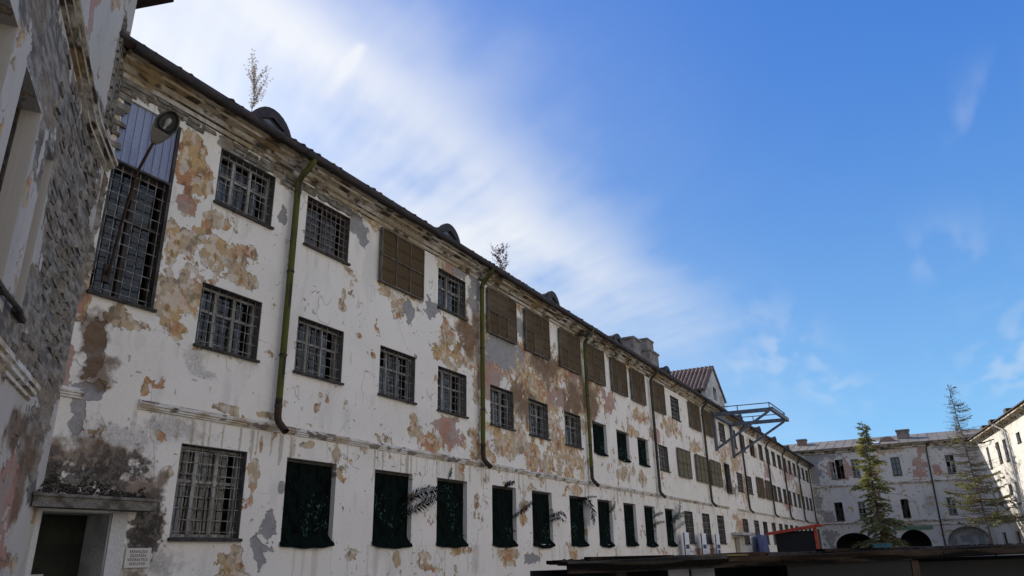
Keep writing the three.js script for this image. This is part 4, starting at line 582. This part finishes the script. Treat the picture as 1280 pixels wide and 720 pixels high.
panel('paper_notice', 'white paper sheet pinned to the dark green entrance door', 'notice', 0.26, 0.3, [6.52, 1.33, -0.54], canvasMat(128, 148, (g, w, h) => { g.fillStyle = '#b9b6b4'; g.fillRect(0, 0, w, h); g.strokeStyle = '#4c4870'; g.lineWidth = 9; g.beginPath(); g.arc(64, 70, 36, 0, 7); g.stroke(); g.fillStyle = '#3c3860'; g.fillRect(46, 50, 16, 34); g.fillRect(70, 58, 14, 30); }), plain(0.5, 0.5, 0.5), null, 0.006);
[[36.3, 0.72, 'white notice board with blue heading, first past the bushy green frond', 0], [39.35, 0.8, 'white notice board with blue heading, middle of three by the wall', 1], [42.15, 0.75, 'white notice board with blue heading, closest to the far side door', 2]].forEach(([x, w, l, v]) => {
  const mat = canvasMat(128, 320, (g, W, H) => { g.fillStyle = '#d6d8dc'; g.fillRect(0, 0, W, H); g.fillStyle = '#27305e'; g.fillRect(14, 92, W - 28, 34); g.fillStyle = v === 2 ? '#323a70' : '#a9b4bd'; g.fillRect(20, 136, W - 40, 50); g.fillStyle = v === 0 ? '#8fae9f' : '#7d8aa0'; g.fillRect(24, 206, W - 50, 60); g.fillStyle = '#4a5675'; for (let k = 0; k < 5; k++) g.fillRect(26, 196 + k * 22, W - 60 + (k % 2) * 18, 7); });
  const t = panel('notice_board', l, 'notice board', w, 1.9, [x, 1.5, 0.35], mat, M.plasterPale, 'notice boards along the wall', 0.05);
  for (const s of [-1, 1]) mesh('post', muv(box(0.05, 2.42, 0.05, [s * (w / 2 + 0.03), -0.29, 0])), M.strip, t);
});
{ const t = thing('blue_tarpaulin', 'dark blue tarpaulin hung over something tall against the far wall', 'tarpaulin', [54, 0, 0.35]), P = [], I = [], n = 24; for (let j = 0; j <= 10; j++) for (let i = 0; i <= n; i++) { const u = i / n, v = j / 10; P.push((u - 0.5) * 3.2, v * (2.45 + 0.2 * vn(u * 4, 2)), 0.12 * Math.sin(u * 15) * (1 - v * 0.7) + (1 - v) * 0.2); } for (let j = 0; j < 10; j++) for (let i = 0; i < n; i++) { const a = j * (n + 1) + i; I.push(a, a + 1, a + n + 1, a + 1, a + n + 2, a + n + 1); } const g = new THREE.BufferGeometry(); g.setAttribute('position', new THREE.Float32BufferAttribute(P, 3)); g.setIndex(I); g.computeVertexNormals(); mesh('sheet', muv(g), weathered([0.04, 0.055, 0.15], [0.09, 0.10, 0.2], 2, { metres: 2, size: 64 }), t); mesh('frame', join([span(-1.55, -1.5, 0, 2.4, -0.25, -0.2), span(1.5, 1.55, 0, 2.4, -0.25, -0.2), span(-1.5, 1.5, 2.35, 2.4, -0.25, -0.2)]), M.steel, t); }

// ---------------------------------------------------------------- steel bracket frame standing out from the wall under the eave
{
  const t = thing('steel_gantry', 'blue-grey steel bracket frame jutting out from the wall under the eaves', 'gantry', [45.5, 7.3, 0]), L = [3.5, 3.62], X = [0, 4.5];
  X.forEach((x, k) => {
    mesh('wall_post', join([box(0.28, 2.3, 0.14, [x, 1.15, 0.09])]), M.steel, t);
    mesh('arm', join([beam([x, 2.2, 0.02], [x, 2.16, L[k]], 0.16, 0.22)]), M.steel, t);
    mesh('strut', join([beam([x, 0.12, 0.1], [x, 2.06, L[k] - 0.1], 0.11, 0.13)]), M.steel, t);
    mesh('rail', join([beam([x, 2.62, 0.3], [x, 2.56, L[k]], 0.05, 0.05), box(0.05, 0.42, 0.05, [x, 2.4, 1.6]), box(0.05, 0.42, 0.05, [x, 2.38, L[k] - 0.03])]), M.steel, t);
  });
  mesh('end_beam', join([beam([X[0] - 0.15, 2.16, L[0] + 0.1], [X[1] + 0.15, 2.16, L[1] + 0.1], 0.18, 0.24)]), M.steel, t);
  mesh('end_rail', join([beam([X[0], 2.57, L[0]], [X[1], 2.57, L[1]], 0.05, 0.05)]), M.steel, t);
  mesh('wall_beam', join([beam([X[0] - 0.3, 2.2, 0.17], [X[1] + 0.3, 2.2, 0.17], 0.16, 0.2)]), M.steel, t);
}

// ---------------------------------------------------------------- trees
class Leaves { // many small blades with their own shades, in one crown
  constructor() { this.p = []; this.c = []; }
  blade(p, d, L, w, col) { const s = V(rr(-1, 1), rr(-1, 1), rr(-1, 1)).cross(d).normalize().multiplyScalar(w / 2), e = p.clone().addScaledVector(d, L), m = p.clone().addScaledVector(d, L * 0.45); for (const q of [p, m.clone().add(s), m.clone().sub(s), m.clone().add(s), e, m.clone().sub(s)]) { this.p.push(q.x, q.y, q.z); this.c.push(...col); } }
  build() { const g = new THREE.BufferGeometry(); g.setAttribute('position', new THREE.Float32BufferAttribute(this.p, 3)); g.setAttribute('color', new THREE.Float32BufferAttribute(this.c, 3)); g.computeVertexNormals(); return g; }
}
const leafMat = new THREE.MeshPhysicalMaterial({ vertexColors: true, roughness: 0.9, transmission: 0.5, thickness: 0 });
function conifer(pos, H, lean, o) {
  const t = thing(o.name, o.label, 'tree', pos), wood = [], lv = new Leaves();
  const at = (h) => V(lean[0] * h / H, h, lean[1] * h / H);
  mesh('trunk', muv(tube([0, 0.3, 0.6, 1].map((k) => at(k * H).toArray()), 0.02, 30, 7)), M.bark, t);
  { const tr = t.children[0].geometry, p = tr.attributes.position, q = V(0, 0, 0); for (let i = 0; i < p.count; i++) { q.fromBufferAttribute(p, i); const c = at(clamp(q.y, 0, H)), f = 1 + (1 - q.y / H) * (o.girth / 0.02); p.setXYZ(i, c.x + (q.x - c.x) * f, q.y, c.z + (q.z - c.z) * f); } tr.computeVertexNormals(); }
  for (let h = o.h0; h < H - 0.15; h += o.step * rr(0.8, 1.2)) {
    const k = (h - o.h0) / (H - o.h0), n = k > 0.9 ? 3 : o.n;
    for (let b = 0; b < n; b++) {
      const a = rr(0, Math.PI * 2), L = o.reach(k, a) * rr(0.45, 1.2); if (L < 0.08) continue;
      const root = at(Math.min(H - 0.1, h + rr(-0.2, 0.2))), dir = V(Math.cos(a), 0, Math.sin(a)), droop = o.droop(k), pt = (s) => root.clone().addScaledVector(dir, L * s).add(V(0, L * (droop[0] * s + droop[1] * s * s), 0));
      let prev = root; for (let s = 0.25; s <= 1.001; s += 0.25) { const q = pt(s); wood.push(cone(prev.toArray(), q.toArray(), o.limb * (1.15 - s) * (0.5 + L / 3), o.limb * (0.95 - s) * (0.5 + L / 3) + 0.004, 4)); prev = q; }
      const dens = o.green(k, a); if (rnd() > dens[0]) { for (let s = 0.2; s < 1; s += 0.075 * rr(0.6, 1.4)) { const q = pt(s), d2 = dir.clone().applyAxisAngle(V(0, 1, 0), (rnd() < 0.5 ? 1 : -1) * rr(0.4, 1.2)); wood.push(cone(q.toArray(), q.clone().addScaledVector(d2, L * rr(0.1, 0.34) * (1.2 - s)).add(V(0, rr(-0.3, 0.16), 0)).toArray(), 0.011, 0.004, 3)); } continue; }
      const cnt = Math.ceil(L * dens[1]), tone = rr(0.7, 1.3);
      for (let i = 0; i < cnt; i++) { const s = 0.12 + 0.9 * rnd(), q = pt(s), sd = rnd() < 0.5 ? -1 : 1, d = dir.clone().applyAxisAngle(V(0, 1, 0), sd * rr(0.2, 1.2)).add(V(0, rr(-0.75, 0.15), 0)).normalize(), m = tone * rr(0.7, 1.3); q.addScaledVector(d, rnd() * L * 0.16 * (1.2 - s)); lv.blade(q, d, rr(0.16, 0.34) * o.blade, rr(0.05, 0.09) * o.blade, [o.col[0] * m, o.col[1] * m, o.col[2] * m]); }
    }
  }
  mesh('branches', join(wood), M.bark, t).userData.kind = 'stuff'; const cr = mesh('crown', lv.build(), leafMat, t); cr.userData.kind = 'stuff';
  return t;
}
seedState = 777;
conifer([76, 0, 6.45], 12.75, [0, 0.05], { name: 'fir_tree', label: 'green fir tree with layered drooping branches before the arched building', girth: 0.16, limb: 0.035, h0: 1.7, step: 0.19, n: 5, blade: 1.2, col: [0.2, 0.195, 0.03], reach: (k) => 0.2 + 2.75 * Math.pow(1 - k, 0.9) * (0.68 + 0.32 * Math.sin(k * 33 + 1.5 * Math.sin(k * 9))), droop: (k) => [0.1 + 0.3 * k, -0.42 + 0.2 * k], green: () => [0.95, 44] });
conifer([76, 0, 14.75], 15.3, [0, -0.65], { name: 'larch_tree', label: 'half-bare larch with grey twigs above and yellow-green boughs below', girth: 0.07, limb: 0.03, h0: 3.4, step: 0.26, n: 6, blade: 1.1, col: [0.15, 0.145, 0.035], reach: (k, a) => 0.2 + 3.1 * Math.pow(1 - k, 0.85) * (1 + 0.15 * Math.sin(a)), droop: (k) => [-0.22 + 0.1 * k, 0.32], green: (k) => [k < 0.34 ? 0.6 : 0.05, 36] });
function sapling(name, label, pos, H, spread, n, col, leaf, upr, bark = M.bark) {
  const t = thing(name, label, 'sapling', pos), w = [], lv = new Leaves();
  const grow = (p, d, L, r, depth) => { let q = p, dd = d.clone(); for (let s = 0; s < 3; s++) { const e = q.clone().addScaledVector(dd, L / 3); w.push(cone(q.toArray(), e.toArray(), r * (1 - s * 0.2), r * (0.8 - s * 0.2), 4)); q = e; dd.add(V(rr(-0.22, 0.22), rr(-0.05, 0.15), rr(-0.22, 0.22))).normalize(); if (depth < 3) for (let b = 0; b < n; b++) grow(q, dd.clone().multiplyScalar(upr).add(V(rr(-1, 1) * spread, rr(-0.1, 0.5), rr(-1, 1) * spread)).normalize(), L * rr(0.35, 0.58), r * 0.5, depth + 1); else for (let b = 0; b < leaf[0]; b++) lv.blade(q, V(rr(-1, 1), rr(-1, 0.4), rr(-1, 1)).normalize(), leaf[1] * rr(0.6, 1.2), leaf[1] * 0.6, col.map((c) => c * rr(0.7, 1.2))); } };
  grow(V(0, 0, 0), V(0, 1, 0), H, H * 0.007, 1);
  mesh('branches', join(w), bark, t).userData.kind = 'stuff'; mesh('crown', lv.build(), leafMat, t).userData.kind = 'stuff';
}
sapling('birch_sapling', 'spindly pale birch sapling growing on the roof by the first round dormer', [9.6, 10.75, -0.9], 1.15, 0.5, 4, [0.5, 0.46, 0.4], [4, 0.04], 1.2, plain(0.36, 0.33, 0.29, 0.9));
sapling('roof_sapling', 'bushy sapling with brown leaves growing on the roof by the second downpipe', [20.95, 10.75, -0.85], 0.95, 0.95, 4, [0.13, 0.07, 0.055], [2, 0.06], 0.7);
sapling('roof_sapling', 'tiny bare sapling on the roof beyond the gabled dormer', [52.9, 10.8, -0.7], 0.55, 0.8, 2, [0.15, 0.11, 0.07], [1, 0.03], 0.8);

// ---------------------------------------------------------------- red-roofed booth down the yard
{
  const t = thing('market_booth', 'black booth with a sloping bright red roof edge near the far corner', 'booth', [50, 0, 3.1], -Math.PI / 2), red = weathered([0.42, 0.05, 0.018], [0.34, 0.035, 0.014], 3, { metres: 2, size: 64, rough: 0.6 }), blk = plain(0.008, 0.008, 0.009, 0.9);
  mesh('front_panel', join([span(-1.05, 1.2, 0, 2.62, -0.02, 0.02)]), blk, t);
  mesh('side_panel', join([span(1.16, 1.2, 0, 2.75, -2.4, -0.03)]), blk, t); mesh('rear_panel', join([span(-1.05, 1.2, 0, 2.4, -2.5, -2.45)]), blk, t);
  mesh('post', join([span(1.2, 1.36, 0, 2.85, -0.06, 0.1)]), red, t); mesh('post', join([span(-1.1, -1.04, 0, 2.6, -0.06, 0.03)]), blk, t);
  mesh('roof_edge', join([beam([-1.55, 2.5, 0.25], [1.6, 2.92, 0.25], 0.08, 0.17)]), red, t);
  const rf = box(3.15, 0.06, 3.0, [0, 0, -1.28], null); rf.rotateZ(Math.atan2(0.42, 3.15)); rf.translate(0.02, 2.76, 0); mesh('roof', muv(rf), red, t);
}
// white trailer catching the sun by the side building, teal crate under the fir
{
  const t = thing('white_trailer', 'low white box trailer catching the sun by the side building', 'trailer', [62, 0, 18.2], 0.1), wm = plain(0.72, 0.71, 0.69, 0.5);
  mesh('body', join([span(-2, 2, 0.55, 1.9, -1, 1)]), wm, t); mesh('roof_rim', join([span(-2.04, 2.04, 1.9, 1.98, -1.04, 1.04)]), wm, t); for (const s of [-1, 1]) for (const x of [-0.6, 0.5]) { const g = new THREE.CylinderGeometry(0.33, 0.33, 0.2, 16); g.rotateX(Math.PI / 2); g.translate(x, 0.33, s * 0.9); mesh('wheel', muv(g), plain(0.02, 0.02, 0.02, 0.9), t); } mesh('drawbar', join([beam([-2, 0.5, 0], [-3.1, 0.45, 0], 0.1, 0.1)]), M.steel, t);
}
{ const t = thing('teal_stall', 'small teal painted counter standing beneath the fir tree', 'counter', [60, 0, 7.3]); const tm = weathered([0.07, 0.22, 0.24], [0.05, 0.15, 0.18], 3, { metres: 1, size: 64 }); mesh('counter', join([span(-0.3, 0.3, 0, 1.75, -0.55, 0.55)]), tm, t); mesh('top', join([span(-0.36, 0.36, 1.75, 1.82, -0.62, 0.62)]), tm, t); }

// ---------------------------------------------------------------- weathered plank-topped stall close to the camera
{
  const t = thing('plank_stall', 'dark weathered plank-topped stall across the foreground', 'stall', [4.6, 0, 8.86], -Math.atan2(0.576, 0.817)), black = plain(0.012, 0.011, 0.01, 0.95);
  const top = (x) => 1.524 + 0.009 * x + 0.012 * vn(x * 1.3, 5);
  const plankG = []; for (let v = 0; v < 6; v++) { const g = new THREE.BoxGeometry(1, 0.026, 0.145, 10, 1, 2), p = g.attributes.position; for (let i = 0; i < p.count; i++) p.setXYZ(i, p.getX(i), p.getY(i) + 0.006 * (vn(p.getX(i) * 5 + v * 9, 3) - 0.5), p.getZ(i) + 0.012 * (vn(p.getX(i) * 6 + v * 5, p.getZ(i) > 0 ? 8 : 2) - 0.5)); g.computeVertexNormals(); plankG.push(muv(g)); }
  for (let r = 0; r < 4; r++) for (let x = -0.02 + r * 0.06; x < 7.4;) { const L = rr(1.1, 2.3), m = mesh('plank', plankG[Math.floor(rnd() * 6)], [M.wood, M.woodBrown, M.woodGrey][Math.floor(rnd() * 3)], t); m.scale.set(L, 1, 1); m.position.set(x + L / 2, top(x + L / 2) + rr(-0.004, 0.018), -0.07 - r * 0.155 + (r ? 0 : rr(-0.015, 0.03))); m.rotation.z = 0.009 + rr(-0.004, 0.004); x += L + 0.008; }
  for (let x = -0.02; x < 7.3; x += 1.85) { const m = mesh('fascia', muv(beam([x, top(x) - 0.026, 0.012], [x + 1.84, top(x + 1.84) - 0.026, 0.012], 0.022, 0.06)), M.wood, t); }
  mesh('rear_panel', join([span(0.05, 7.4, 0, 1.49, -0.66, -0.63)]), black, t);
  for (const x of [0.42, 2.0, 3.36, 5.2, 7.2]) mesh('post', join([span(x - 0.045, x + 0.045, 0, 1.49, -0.12, -0.03)]), x === 3.36 ? M.pipeRust : M.wood, t);
  mesh('front_panel', join([span(0.5, 1.95, 0.05, 1.1, -0.09, -0.07), span(3.42, 7.1, 0.05, 1.47, -0.14, -0.12)]), black, t);
  mesh('side_panel', join([span(0.38, 0.41, 0, 1.49, -0.62, -0.13)]), black, t);
  tag(mesh('pale_sheet', muv(box(0.2, 0.5, 0.01, [1.03, 1.26, -0.2], [0, 0.1, 0.03])), M.plasterGrey, t), 'pale sheet hanging under the planks'); tag(mesh('pale_sheet', muv(box(0.2, 0.5, 0.01, [1.26, 1.26, -0.22], [0, -0.1, -0.02])), M.plasterGrey, t), 'pale sheet hanging under the planks');
  mesh('glazed_board', join([span(1.9, 3.28, 0.9, 1.495, -0.03, -0.015)]), new THREE.MeshPhysicalMaterial({ color: new THREE.Color().setRGB(0.012, 0.0125, 0.014), roughness: 0.6, specularIntensity: 0.3 }), t); mesh('board_edge', join([span(1.88, 3.29, 1.497, 1.507, -0.035, -0.005)]), plain(0.22, 0.25, 0.34, 0.4, 0.4), t);
  const lit = []; for (let k = 0; k < 260; k++) { const x = rr(0, 7), q = new THREE.IcosahedronGeometry(rr(0.004, 0.013), 0); q.scale(rr(0.8, 2.4), 0.6, rr(0.8, 1.6)); q.rotateY(rr(0, 3)); q.translate(x, top(x) + 0.024, -rr(0.0, 0.5)); lit.push(q); }
  mesh('litter', join(lit), M.woodBrown, t).userData.kind = 'stuff';
  const scraps = ['grey batten lying on the stall planks', 'yellowed short board lying on the stall planks', 'thin dark board lying on the stall planks'];
  [[0.35, 0.7, -0.12, 0.02, M.wood], [1.2, 0.5, -0.08, 0.012, weathered([0.22, 0.15, 0.05], [0.15, 0.1, 0.05], 4, { metres: 1, size: 64 })], [2.6, 1.1, -0.2, 0.02, M.wood]].forEach(([x, L, z, h, m], i) => { const b = thing('loose_board', scraps[i], 'board', [4.48 + 0.817 * (x + L / 2) + z * -0.576, top(x + L / 2) + 0.028, 8.78 + 0.576 * (x + L / 2) + z * 0.817], -Math.atan2(0.576, 0.817) + 0.03); mesh('plank', muv(box(L, h, 0.09)), m, b); });
}
renderer.render(scene, camera);
